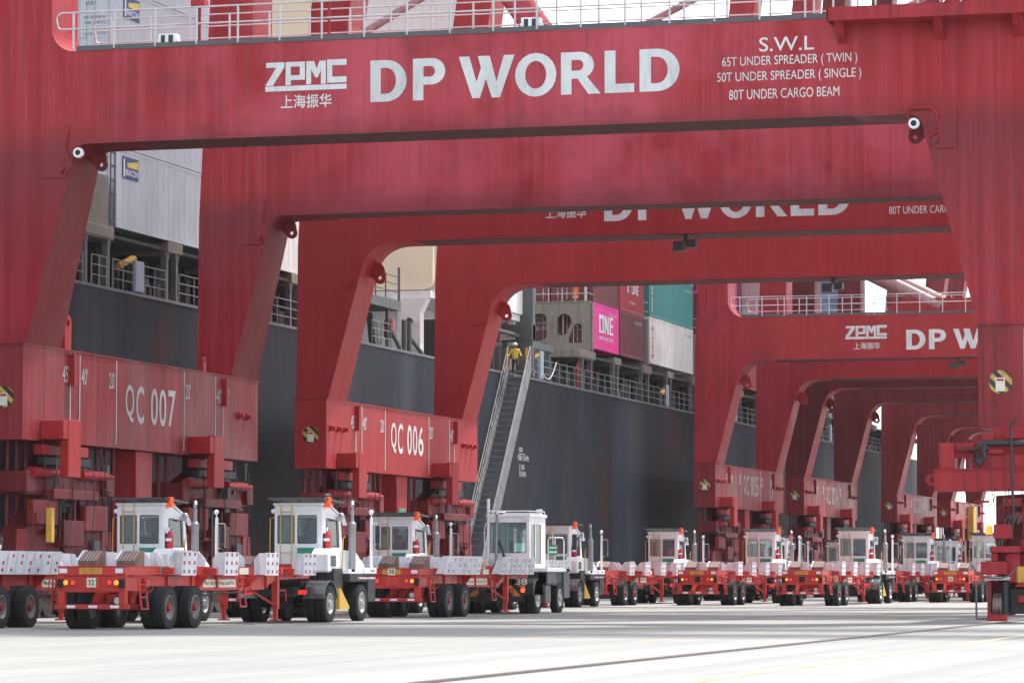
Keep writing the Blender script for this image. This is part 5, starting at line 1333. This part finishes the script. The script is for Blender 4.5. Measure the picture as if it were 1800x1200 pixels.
def make_tractor():
    root = empty('terminal_tractor', (0, 0, 0))
    c = MB()
    for s in (-1, 1): c.box(s*.36, s*.50, -1.0, 4.15, .72, .98)
    for y in (-.9, .6, 1.6, 3.6): c.box(-.36, .36, y, y+.15, .74, .95)
    c.box(-.55, .55, -.45, .55, 1.0, 1.14); c.box(-1.05, -.52, .9, 2.0, .50, .95); c.box(.55, 1.05, 1.0, 1.75, .45, .9)
    c.box(-1.22, 1.22, 3.55, 4.25, .55, 1.30); c.box(-1.2, 1.2, 1.95, 4.2, 1.12, 1.345); c.box(.52, 1.0, 1.1, 1.9, .9, 1.5); c.box(-1.0, -.3, 1.3, 1.72, 1.0, 1.5)
    c.tube([(-1.0, 0, .52), (1.0, 0, .52)], .11, 8); c.tube([(-1.0, 2.95, .52), (1.0, 2.95, .52)], .08, 8); c.box(-.25, .25, -.25, .25, .35, .75)
    c.box(-.6, .6, -1.05, -1.0, .7, .95)
    c.build('chassis', 'chassis', root, bevel=.01)
    for s in (-1, 1):
        wheel(root, s*1.125, 0, s, 'rim'); wheel(root, s*.80, 0, s, 'rim'); wheel(root, s*1.10, 2.95, s, 'rim')
        b = MB(); n = 12; xi, xo = s*.66, s*1.28
        arc = [(.63*math.cos(R(12 + 156*i/n)), .53 + .63*math.sin(R(12 + 156*i/n))) for i in range(n+1)]
        out = arc + [(y*.955, .53 + (z-.53)*.955) for y, z in arc[::-1]]
        b.prism(out, 'x', xi, xo); b.build('mudguard', 'fender', root, bevel=.01)
        b = MB(); b.prism([(1.05, .35), (1.95, .35), (1.95, .42), (1.15, .95), (1.05, .95)], 'x', s*1.0, s*1.18); b.build('step', 'yellow', root)
        b = MB(); b.box(s*.66, s*.9, -1.03, -.99, .78, .9); b.build('tail_lamp', 'lamp_red', root)
    b = MB(); b.box(-1.24, 1.25, 3.15, 4.28, 1.35, 1.52); b.box(.45, 1.2, 1.9, 3.15, 1.35, 1.40); 
    b.build('front_platform', 'white', root, bevel=.015)
    b = MB(); b.box(1.226, 1.232, 2.6, 4.2, 1.20, 1.25, 0)
    for i in range(7): b.box(1.231, 1.235, 2.65+i*.23, 2.76+i*.23, 1.205, 1.245, 1)
    put_text(b, 'PM7', 'right', 3.75, 4.1, 1.395, 1.47, 1.254, 2, .01)
    b.build('marker_tape', ['retro_white', 'retro_red', 'dark_grey'], root)
    # engine cover right of the cab
    b = MB(); b.prism([(.75, 1.42), (4.1, 1.42), (4.1, 1.60), (3.3, 1.98), (1.05, 2.06), (.75, 1.9)], 'x', .42, .93)
    b.prism([(.78, 1.39), (3.2, 1.39), (3.2, 1.417), (.78, 1.417)], 'x', .44, .9)
    b.build('engine_cover', 'white', root, bevel=.03)
    b = MB(); b.box(.934, .942, 1.0, 1.45, 1.56, 1.86); b.build('vent_grille', 'dark_grey', root)
    # cab: back wall with sliding door and two windows, sloping nose
    x0, x1, yb, yf = -1.0, .41, 1.73, 3.5; z0, z1 = 1.40, 3.30
    b = MB()
    holes = [(.08, .60, .80, 1.62), (.68, 1.27, .80, 1.62)]
    quad_wall(b, (x0, yb, z0), (1, 0, 0), (0, 0, 1), x1-x0, z1-z0, holes, (0, .05, 0))
    for x, w_ in ((x1-.045, .045), (x0, .045)):
        sl = [(yb+.052, z0), (yf+.25, z0), (yf+.25, 2.12), (yf-.05, 2.98), (yb+.55, z1-.02), (yb+.052, z1-.02)]
        il = [(yb+.42, 2.12), (yf-.62, 2.12), (yf-.18, 2.12), (yf-.30, 2.86), (yb+.60, 2.92), (yb+.42, 2.92)]
        sl2 = [sl[0], ((yb+yf)/2, z0), sl[1], sl[3], sl[4], sl[5]]
        sl2 = [sl[0], (yf-.5, z0), sl[1], sl[3], sl[4], sl[5]]
        b.ring_wall([(x, a, c_) for a, c_ in sl2], [(x, a, c_) for a, c_ in il], (w_, 0, 0))
    b.prism([(yb-.06, z1), (yb+.62, z1), (yf-.0, 2.98), (yf+.02, 3.02), (yb+.62, z1+.06), (yb-.06, z1+.06)], 'x', x0-.03, x1+.03)
    b.box(x0+.05, x1-.05, yb+.05, yf+.2, z0-.03, z0+.04)
    for x in (x0+.046, x1-.046-.10): b.prism([(yf+.20, 2.1), (yf+.25, 2.12), (yf-.05, 2.96), (yf-.10, 2.94)], 'x', x, x+.10)
    b.box(x0+.046, x1-.046, yf+.20, yf+.248, z0+.04, 2.1)
    b.box(x0+.63, x0+.645, yb-.012, yb-.001, z0+.1, z1-.1); b.box(x0+.02, x1-.02, yb-.02, yb-.001, z1-.16, z1-.12); b.box(x1-.09, x1-.07, yb-.014, yb-.001, z0+.1, z1-.12)
    cab = b.build('cab', 'white', root)
    for h in holes: pane(cab, 'rear_window', (x0, yb+.02, z0), (1, 0, 0), (0, 0, 1), *h)
    for x, nr in ((x1-.02, (1, 0, 0)), (x0+.02, (-1, 0, 0))):
        il = [(yb+.42, 2.12), (yf-.18, 2.12), (yf-.30, 2.86), (yb+.60, 2.92), (yb+.42, 2.92)]
        p = MB(); p.add([(x, a, c_) for a, c_ in il], [tuple(range(5))]); sw = p.build('side_window', 'side_glass', cab, fix=False)
        sgn = 1 if nr[0] > 0 else -1; cx, cz = sum(a for a, _ in il)/5, sum(c_ for _, c_ in il)/5
        gk = MB(); xx = x + sgn*.022
        gk.ring_wall([(xx, a+(a-cx)*.035, c_+(c_-cz)*.035) for a, c_ in il], [(xx, a-(a-cx)*.035, c_-(c_-cz)*.035) for a, c_ in il], (sgn*.012, 0, 0)); gk.build('gasket', 'black', sw)
    p = MB(); p.add([(x0+.15, yf+.225, 2.11), (x1-.15, yf+.225, 2.11), (x1-.15, yf-.075, 2.95), (x0+.15, yf-.075, 2.95)], [(0,1,2,3)]); p.build('windscreen', 'glass', cab, fix=False)
    s_ = MB(); s_.box(-.55, -.05, 2.35, 2.85, 1.5, 1.85); s_.box(-.55, -.05, 2.22, 2.36, 1.7, 2.42); s_.box(-.95, .35, 3.3, 3.6, 1.5, 2.05); s_.build('driver_seat', 'seat', cab, bevel=.03)
    s_ = MB(); s_.lathe([(-.02, .17), (-.02, .21), (.02, .21), (.02, .17)], 'z', (-.3, 3.15, 2.15), 16); s_.tube([(-.3, 3.15, 2.13), (-.3, 3.35, 1.9)], .03, 6); s_.build('steering_wheel', 'black', cab)
    # roof guard
    r = MB(); a0, a1 = yb-.22, yf-.1
    fz = lambda y: 3.52 - .10*(y-a0)/(a1-a0)
    for x in (x0-.12, x1+.10): r.prism([(a0, fz(a0)-.05), (a1, fz(a1)-.05), (a1, fz(a1)), (a0, fz(a0))], 'x', x-.03, x+.03)
    n = 16
    for i in range(n):
        y = a0 + (a1-a0)*i/(n-1); r.prism([(y-.045, fz(y)-.055), (y+.0, fz(y)-.055), (y+.045, fz(y)-.005), (y, fz(y)-.005)], 'x', x0-.09, x1+.07)
    for x in (x0+.15, (x0+x1)/2, x1-.15):
        r.box(x-.02, x+.02, yb+.1, yb+.14, 3.36, 3.47); r.box(x-.02, x+.02, yf-.4, yf-.36, 3.02, 3.42); r.prism([(a0, fz(a0)-.085), (a1, fz(a1)-.085), (a1, fz(a1)-.06), (a0, fz(a0)-.06)], 'x', x-.015, x+.015)
    r.build('roof_guard', 'black', root)
    b = MB(); b.lathe([(3.34, .001), (3.34, .085), (3.53, .082), (3.54, .001)], 'z', (.53, yb+.25, 0), 14); b.box(.42, .62, yb+.15, yb+.36, 3.24, 3.336); b.build('beacon', ['orange'], root)
    # yellow rear ladder and grab rails
    l = MB()
    for x in (x0+.22, x0+.56): l.tube([(x, yb-.02, 3.34), (x, yb-.10, 3.32), (x, yb-.12, 3.2), (x, yb-.12, 1.55)], .017, 6)
    for z in (3.1, 1.95, 1.62): l.tube([(x0+.22, yb-.12, z), (x0+.56, yb-.12, z)], .014, 6)
    l.build('ladder', 'yellow', root, smooth=True); l = MB()
    l.tube([(x0-.02, yb+.05, 2.95), (x0-.14, yb+.02, 2.93), (x0-.15, yb+.02, 1.75), (x0-.02, yb+.05, 1.72)], .017, 6); l.build('grab_rail', 'yellow', root, smooth=True); l = MB()
    l.tube([(.96, 1.95, 1.5), (.98, 1.95, 2.3), (.98, 2.05, 2.40), (.95, 2.2, 2.4)], .022, 6)
    l.build('grab_rail', 'yellow', root, smooth=True)
    e = MB(); e.lathe([(2.06, .001), (2.06, .085), (2.09, .095), (2.46, .095), (2.52, .06), (2.55, .035)], 'z', (.53, yb+.20, 0), 14, 0); e.lathe([(2.55, .035), (2.62, .05), (2.66, .02), (2.665, .001)], 'z', (.53, yb+.20, 0), 10, 1)
    e.box(.5, .58, yb+.02, yb+.1, 2.56, 2.66, 2); e.box(.44, .62, yb+.102, yb+.106, 2.28, 2.36, 2); e.box(.41, .44, yb+.12, yb+.28, 2.05, 2.5, 1); e.build('fire_extinguisher', ['ext_red', 'black', 'white'], root, smooth=True)
    gsn = MB(); gsn.box(.66+x0, 1.24+x0, yb-.020, yb-.0125, 1.79, 2.12, 0); gsn.box(.69+x0, 1.21+x0, yb-.024, yb-.0205, 1.93, 2.09, 1)
    for i in range(11): gsn.box(.70+x0+i*.046, .73+x0+i*.046, yb-.024, yb-.0205, 1.83, 1.83+(.07 if i % 3 else .045), 1)
    gsn.build('sign', ['retro_white', 'green'], root)
    # exhaust stack with heat shield
    x_ = MB(); x_.lathe([(1.48, .05), (1.48, .105), (2.62, .105), (2.62, .115), (2.78, .115), (2.80, .09), (2.86, .06)], 'z', (1.06, 2.55, 0), 16)
    x_.tube([(1.06, 2.55, 2.86), (1.06, 2.55, 3.16), (1.05, 2.58, 3.30), (1.01, 2.70, 3.40)], [.055, .055, .058, .06], 10)
    for z in (1.62, 2.55): x_.lathe([(z, .108), (z, .118), (z+.04, .118), (z+.04, .108)], 'z', (1.06, 2.55, 0), 16)
    x_.build('exhaust_stack', 'exhaust', root, smooth=True)
    m_ = MB(); m_.box(1.02, 1.10, 2.62, 2.72, 1.3, 2.3); m_.build('exhaust_bracket', 'chassis', root)
    # mirror post at the front right corner, second mirror on the left
    for s in (-1, 1):
        p = MB(); p.tube([(s*1.16, 4.05, 1.52), (s*1.16, 4.05, 2.98)], .048, 10); p.build('mirror_post', 'white', root, smooth=True)
        p = MB(); p.ball((s*1.16, 4.02, 3.13), .075, 0); p.tube([(s*1.16, 4.05, 2.97), (s*1.16, 4.03, 3.08)], .018, 6); p.build('corner_lamp', 'lamp_white', root, smooth=True)
        p = MB(); p.tube([(s*1.16, 4.05, 2.80), (s*1.42, 4.0, 2.80), (s*1.44, 4.0, 2.75), (s*1.44, 4.0, 2.1), (s*1.2, 4.05, 2.08)], .014, 6, 0); p.box(s*1.30, s*1.43, 3.97, 4.03, 2.22, 2.74, 1); p.ball((s*1.36, 3.98, 2.12), .075, 1); p.build('mirror', ['rail_grey', 'black'], root, smooth=False)
        p = MB(); p.ball((s*.66-.30+(.0 if s > 0 else -.09), yb+.02 if s < 0 else yf-.1, 3.13 if s < 0 else 2.95), .07, 0); p.build('work_lamp', 'lamp_white', root, smooth=True)
    p = MB(); p.box(.43, .60, yf-.45, yf-.25, 2.86, 3.0); p.lathe([(yf-.52, .07), (yf-.42, .085), (yf-.3, .05)], 'y', (.56, 0, 3.02), 10); p.prism([(yf-.1, 3.0), (yf+.2, 2.75), (yf+.22, 2.78), (yf-.08, 3.04)], 'x', .40, .52); p.build('lamp_bracket', 'rail_grey', root)
    h = MB()
    for i in range(4): h.tube([(-.3+.2*i, yb-.05, 1.35), (-.3+.2*i, 1.3, 1.0+.05*i), (-.2+.15*i, .7, 1.3), (-.1+.1*i, .3, 1.55)], .018, 6)
    h.build('air_hose', 'red_fresh', root, smooth=True)
    return root

def make_tractor_wide():
    """the newer tractor: wide glazed cab, black wings, chevron tail"""
    root = empty('terminal_tractor', (0, 0, 0))
    c = MB()
    for s in (-1, 1): c.box(s*.36, s*.50, -1.2, 4.2, .72, .98)
    c.box(-.5, .5, -.5, .5, 1.0, 1.14); c.box(-1.2, 1.2, 1.3, 4.3, .95, 1.42); c.box(-1.2, 1.2, 3.75, 4.35, .5, .95); c.box(-.9, .9, -.95, 1.0, .40, .70); c.box(-1.0, -.4, 1.0, 1.3, .9, 1.5)
    c.tube([(-1, 0, .52), (1, 0, .52)], .11, 8); c.tube([(-1, 2.95, .52), (1, 2.95, .52)], .08, 8); c.build('chassis', 'chassis', root, bevel=.01)
    for s in (-1, 1):
        wheel(root, s*1.125, 0, s, 'rim', rimm='white_rim'); wheel(root, s*.80, 0, s, 'rim', rimm='white_rim'); wheel(root, s*1.10, 3.1, s, 'rim', rimm='white_rim')
        b = MB(); n = 12
        arc = [(.66*math.cos(R(8 + 160*i/n)), .53 + .66*math.sin(R(8 + 160*i/n))) for i in range(n+1)]
        b.prism(arc + [(y*.96, .53 + (z-.53)*.96) for y, z in arc[::-1]], 'x', s*.62, s*1.28)
        b.prism([(-.68, .62), (-.62, .62), (-.40, 1.14), (-.40, 1.22), (-.66, 1.05)], 'x', s*.60, s*1.28); b.build('mudguard', 'black', root, bevel=.015)
        b = MB(); b.box(s*.38, s*1.05, -.96, -.92, .60, .98); b.build('chevron_board', 'chevron' if s > 0 else 'chevron_m', root)
        b = MB(); b.lathe([(-.97, .075), (-.985, .06), (-.99, .001)], 'y', (s*.98, 0, .80), 14); b.build('tail_lamp', 'tail_bright', root, smooth=True)
    b = MB(); put_text(b, '38', 'front', .66, 1.08, .98, 1.20, -.745, 0, .03); b.build('lettering', 'white', root)
    b = MB(); b.box(1.0, 1.22, 1.15, 1.85, .35, .95); b.box(1.05, 1.2, 1.3, 1.42, .78, .955); b.build('battery_box', 'dark_grey', root, bevel=.02)
    b = MB(); b.box(.62, 1.25, 1.25, 4.4, 1.42, 1.56); b.box(-1.25, -.9, 1.25, 4.4, 1.42, 1.56); b.box(-1.25, 1.25, 3.9, 4.4, 1.42, 1.56); b.build('platform', 'white', root, bevel=.02)
    for q in ((.9, 1.24, 1.3, 2.5, .98, 1.41), (.95, 1.26, 3.5, 4.35, .5, 1.40)): b = MB(); b.box(*q); b.build('side_skirt', 'skirt', root, bevel=.03)
    x0, x1, yb, yf, z0, z1 = -.92, .58, 1.35, 3.55, 1.45, 3.32
    b = MB(); holes = [(.10, 1.40, .62, 1.68)]
    quad_wall(b, (x0, yb, z0), (1, 0, 0), (0, 0, 1), x1-x0, z1-z0, holes, (0, .06, 0))
    sh = [(.22, .70, .25, 1.62), (.86, 1.50, .25, 1.62)]
    quad_wall(b, (x1-.05, yb+.062, z0), (0, 1, 0), (0, 0, 1), yf-yb-.062, z1-z0, sh, (.05, 0, 0)); quad_wall(b, (x0, yb+.062, z0), (0, 1, 0), (0, 0, 1), yf-yb-.062, z1-z0, sh, (.05, 0, 0))
    quad_wall(b, (x0+.05, yf-.06, z0), (1, 0, 0), (0, 0, 1), x1-x0-.1, z1-z0-.01, [(.08, 1.32, .55, 1.7)], (0, .06, 0))
    b.box(x0-.04, x1+.04, yb-.05, yf+.08, z1+.002, z1+.10); b.box(x0+.05, x1-.05, yb+.07, yf-.07, z0-.03, z0+.03)
    b.prism([(yf+.08, z1+.1), (yf-.5, z1+.1), (yf-.5, z1+.16), (yf-.1, z1+.16)], 'x', x0+.1, x1-.1)
    cab = b.build('cab', 'white', root)
    pane(cab, 'rear_window', (x0, yb+.02, z0), (1, 0, 0), (0, 0, 1), *holes[0])
    for h in sh: pane(cab, 'side_window', (x1-.015, yb+.062, z0), (0, 1, 0), (0, 0, 1), *h, mat='side_glass'); pane(cab, 'side_window', (x0+.015, yb+.062, z0), (0, 1, 0), (0, 0, 1), *h, gasket=False)
    pane(cab, 'windscreen', (x0+.05, yf-.03, z0), (1, 0, 0), (0, 0, 1), .08, 1.32, .55, 1.7, gasket=False)
    s_ = MB(); s_.box(-.45, .05, 2.2, 2.7, 1.5, 1.9); s_.box(-.45, .05, 2.6, 2.75, 1.8, 2.5); s_.box(-.8, .5, 1.45, 1.75, 1.5, 2.0); s_.build('driver_seat', 'seat', cab, bevel=.03)
    s_ = MB(); s_.box(-.02, .38, 1.60, 1.63, 2.12, 2.42); s_.build('control_panel', 'screen', cab)
    r = MB(); r.tube([(x0+.08, yb-.02, z1+.1), (x0+.08, yb-.02, z1+.2), (x1+.02, yb-.02, z1+.2), (x1+.02, yb-.02, z1+.1)], .02, 6); r.tube([(x1+.02, yb-.02, z1+.2), (x1+.02, yf-.2, z1+.2), (x1+.02, yf-.2, z1+.1)], .02, 6); r.tube([(x0+.08, yb-.02, z1+.2), (x0+.08, yf-.2, z1+.2)], .02, 6)
    r.tube([(x1+.62, 2.5, 1.5), (x1+.62, 2.5, 2.5), (x1+.62, 2.6, 2.62), (x1+.62, 3.6, 2.62), (x1+.62, 3.75, 2.5), (x1+.62, 3.75, 1.5)], .025, 8); r.tube([(x0-.06, yb, z1-.2), (x0-.1, yb-.02, z1-.5), (x0-.1, yb-.02, 1.5)], .02, 6)
    r.build('hand_rail', 'white', root, smooth=True)
    p = MB(); p.tube([(x0+.05, yb-.06, 1.5), (x0+.05, yb-.06, 3.95)], .055, 10); p.build('mast', 'white', root, smooth=True)
    p = MB(); p.tube([(x0+.34, yb-.25, 1.45), (x0+.36, yb-.16, 1.7), (x0+.38, yb-.14, 3.2), (x0+.36, yb-.08, 3.4), (x0+.28, yb+.1, 3.5)], .05, 10); p.build('exhaust_stack', 'exhaust', root, smooth=True)
    p = MB(); p.tube([(x0+.42, yb-.1, 2.5), (x0+.6, yb-.12, 2.1), (x0+.65, yb-.3, 1.7), (x0+.6, yb-.5, 1.5)], .04, 8); p.tube([(x0+.2, yb-.5, 1.5), (x0+.7, yb-.2, 2.0)], .03, 6); p.build('air_hose', 'black', root, smooth=True)
    p = MB(); p.box(x0+.1, x0+.7, yb-.2, yb-.02, 1.46, 1.85); p.build('toolbox', 'rail_grey', root, bevel=.02)
    p = MB(); p.lathe([(3.44, .02), (3.50, .02), (3.50, .12), (3.58, .12), (3.60, .10), (3.60, .001)], 'z', (x1+.02, yf-.9, 0), 12); p.box(x1-.16, x1-.02, yb-.06, yb-.02, 3.2, 3.32); p.build('beacon', 'lamp_white', root, smooth=True)
    p = MB(); p.box(1.0, 1.28, 2.45, 2.5, 2.0, 2.36, 0); p.box(1.0, 1.28, 2.44, 2.449, 2.08, 2.14, 1); p.box(1.0, 1.28, 2.44, 2.449, 2.24, 2.29, 1); p.tube([(.96, 2.48, 1.55), (.96, 2.48, 2.55), (1.02, 2.48, 2.62), (1.2, 2.48, 2.62)], .022, 6, 1); p.build('sign', ['green', 'white'], root)
    p = MB(); p.tube([(1.3, 4.2, 1.5), (1.3, 4.2, 3.0)], .04, 8, 0); p.box(1.38, 1.55, 4.17, 4.23, 2.2, 2.75, 1); p.tube([(1.3, 4.2, 2.8), (1.56, 4.2, 2.8)], .015, 6, 0); p.build('mirror', ['white', 'black'], root)
    return root
M['ramp_streak'] = plain('worn_ramp_streak', (.38, .31, .28), .7, 0, .2, .3)
M['fender'] = plain('polished_fender', (.16, .165, .17), .22, .5, .15, .1)
M['white_rim'] = plain('white_rim', (.55, .56, .57), .45, .1, .08, .25)
M['skirt'] = plain('slate_skirt', (.055, .065, .08), .5, 0, .15, .1)
M['tail_bright'] = glow('tail_bright', (1.0, .05, .03), 1.5)
M['screen'] = glow('pale_screen', (.30, .62, .55), .35)

tr_short = make_trailer(13.4, False); tr_long = make_trailer(12.6, True); tk = make_tractor()
used = set()
def place(proto, x, y, label, cat, group, num=None, **kw):
    if proto.name in used: o = copy_tree(proto)
    else: o = proto; used.add(proto.name)
    o.location = (x, y, 0); tag(o, label, cat, group)
    return o
G1, G2 = 'red container trailers queuing under the cranes', 'white terminal tractors queuing under the cranes'
lanes = [
 # trailer (proto, x, rear y, label), number, tractor x, axle y, label
 (tr_short, -31.5, 76.5, 'red container trailer with plate 32, nearest of the queue', '32', 90.82, 'white tractor pulling trailer 32, driver in red visible through its rear window'),
 (tr_long, -35.83, 76.3, 'red container trailer with long ribbed white guides, left of trailer 32', None, 89.6, 'white tractor behind trailer 32 in the left lane, yellow ladder on its cab'),
 (tr_long, -35.83, 99.6, 'red container trailer in the left lane mostly hidden beside trailer 38', None, 113.7, 'white tractor standing left of trailer 38 below the QC 006 sign'),
 (tr_long, -35.83, 122.3, 'red container trailer in the left lane hidden behind the wide cab tractor', None, 136.2, 'white tractor seen just right of the wide cab tractor, bent white handrail beside it'),
 (tr_short, -35.83, 142.2, 'red container trailer before the dark hull, behind the lone white tractor', None, 156.5, 'lone white tractor against the dark hull'),
 (tr_short, -31.5, 144.6, 'red container trailer with plate 12 under crane QC 005', '12', 158.3, 'white tractor pulling trailer 12 with a bright red roof beacon'),
 (tr_short, -26.7, 143.4, 'red container trailer with plate 28 right of trailer 12', '28', 156.4, 'white tractor pulling trailer 28 with orange roof beacon'),
 (tr_short, -26.9, 164.6, 'red container trailer right of trailer 28, farther back', None, 177.0, 'white tractor right of the one pulling trailer 28, farther away'),
 (tr_short, -23.2, 163.2, 'red container trailer partly hidden by the near crane bogie and its wheel', None, 176.6, 'white tractor hidden behind the near crane bogie and its wheel'),
 (tr_short, -29.0, 189.0, 'far red container trailer behind the trailer hidden by the crane bogie', None, 202.5, 'far white tractor seen past the crane bogie with the orange beacon'),
 (tr_short, -36.2, 172.0, 'red container trailer hidden behind the plate 12 pair', None, 186.0, 'small white tractor peeking out left of the trailer 28 tractor'),
 (tr_short, -37.0, 197.0, 'farthest red container trailer below the far cranes', None, 211.0, 'smallest white tractor between the trailer 12 and trailer 28 tractors'),
]
for pr, x, y, lb, num, ya, lt_ in lanes:
    t = place(pr, x, y, lb, 'trailer', G1)
    if num: add_number(t, num)
    place(tk, x, ya, lt_, 'tractor', G2)
t = place(tr_long, -31.5, 100.6, 'red container trailer with plate 38 and long ribbed white guides', 'trailer', G1)
add_number(t, '38', -.02, 1.42)
wt = make_tractor_wide(); wt.location = (-31.4, 112.9, 0); tag(wt, 'newer white tractor with wide glazed cab and 38 painted on its black mudguard', 'tractor', G2)
# drivers
def sit(x, y, label, top='hivis_red'):
    person((x, y, 1.30), R(180), {'pelvis': (0,0,.62), 'waist': (0,.02,.75), 'chest': (0,.03,.98), 'neckb': (0,.02,1.13), 'neck': (0,0,1.2), 'head': (0,-.03,1.29), 'crown': (0,-.02,1.38),
        'shr': (-.18,.02,1.09), 'shl': (.18,.02,1.09), 'elr': (-.25,-.08,.86), 'ell': (.25,-.08,.86), 'wrr': (-.17,-.31,.92), 'wrl': (.17,-.31,.92), 'pmr': (-.16,-.39,.94), 'pml': (.16,-.39,.94),
        'hipr': (-.10,-.04,.6), 'hipl': (.10,-.04,.6), 'knr': (-.13,-.45,.62), 'knl': (.13,-.45,.62), 'anr': (-.13,-.50,.24), 'anl': (.13,-.50,.24), 'tor': (-.13,-.63,.2), 'tol': (.13,-.63,.2)}, top, 'navy', label, None, 'drivers in the tractor cabs')
sit(-31.8, 90.82+2.55, 'driver in a red vest sitting in the cab of the trailer 32 tractor')
sit(-31.8, 158.3+2.55, 'driver in a red top sitting in the cab of the trailer 12 tractor')
sit(-36.13, 113.7+2.55, 'driver sitting in the cab of the tractor left of trailer 38', 'navy')

# small lamp on a white tripod standing on the left lane trailer
wl = empty('work_lamp', (-36.2, 81.7, 1.53), 'small black lamp on a white tripod above the ribbed white guides', 'lamp')
b = MB()
for i in range(3):
    a = 2*PI*i/3 + .4; b.tube([(-36.2+.16*math.cos(a), 81.7+.16*math.sin(a), 1.53), (-36.2, 81.7, 2.0)], .014, 6)
b.lathe([(1.98, .05), (2.06, .07), (2.1, .05)], 'z', (-36.2, 81.7, 0), 10); b.build('tripod', 'white', wl)
b = MB(); b.box(-36.27, -36.13, 81.62, 81.78, 2.10, 2.30); b.ball((-36.2, 81.66, 2.36), .05); b.build('lamp_head', 'black', wl, bevel=.01)

# ------------------------------------------------------------------ humid harbour air
hm = bpy.data.materials.new('harbour_haze'); nt_, N_, L_ = nodes(hm)
o_ = N_.new('ShaderNodeOutputMaterial'); v_ = N_.new('ShaderNodeVolumePrincipled')
v_.inputs['Color'].default_value = (.95, .95, .97, 1); v_.inputs['Density'].default_value = .00008; v_.inputs['Anisotropy'].default_value = .2
L_.new(v_.outputs[0], o_.inputs['Volume'])
b = MB(); b.box(-3100, 2600, -350, 5100, -7.5, 84); M['haze'] = hm
tag(b.build('haze', 'haze'), kind='stuff')
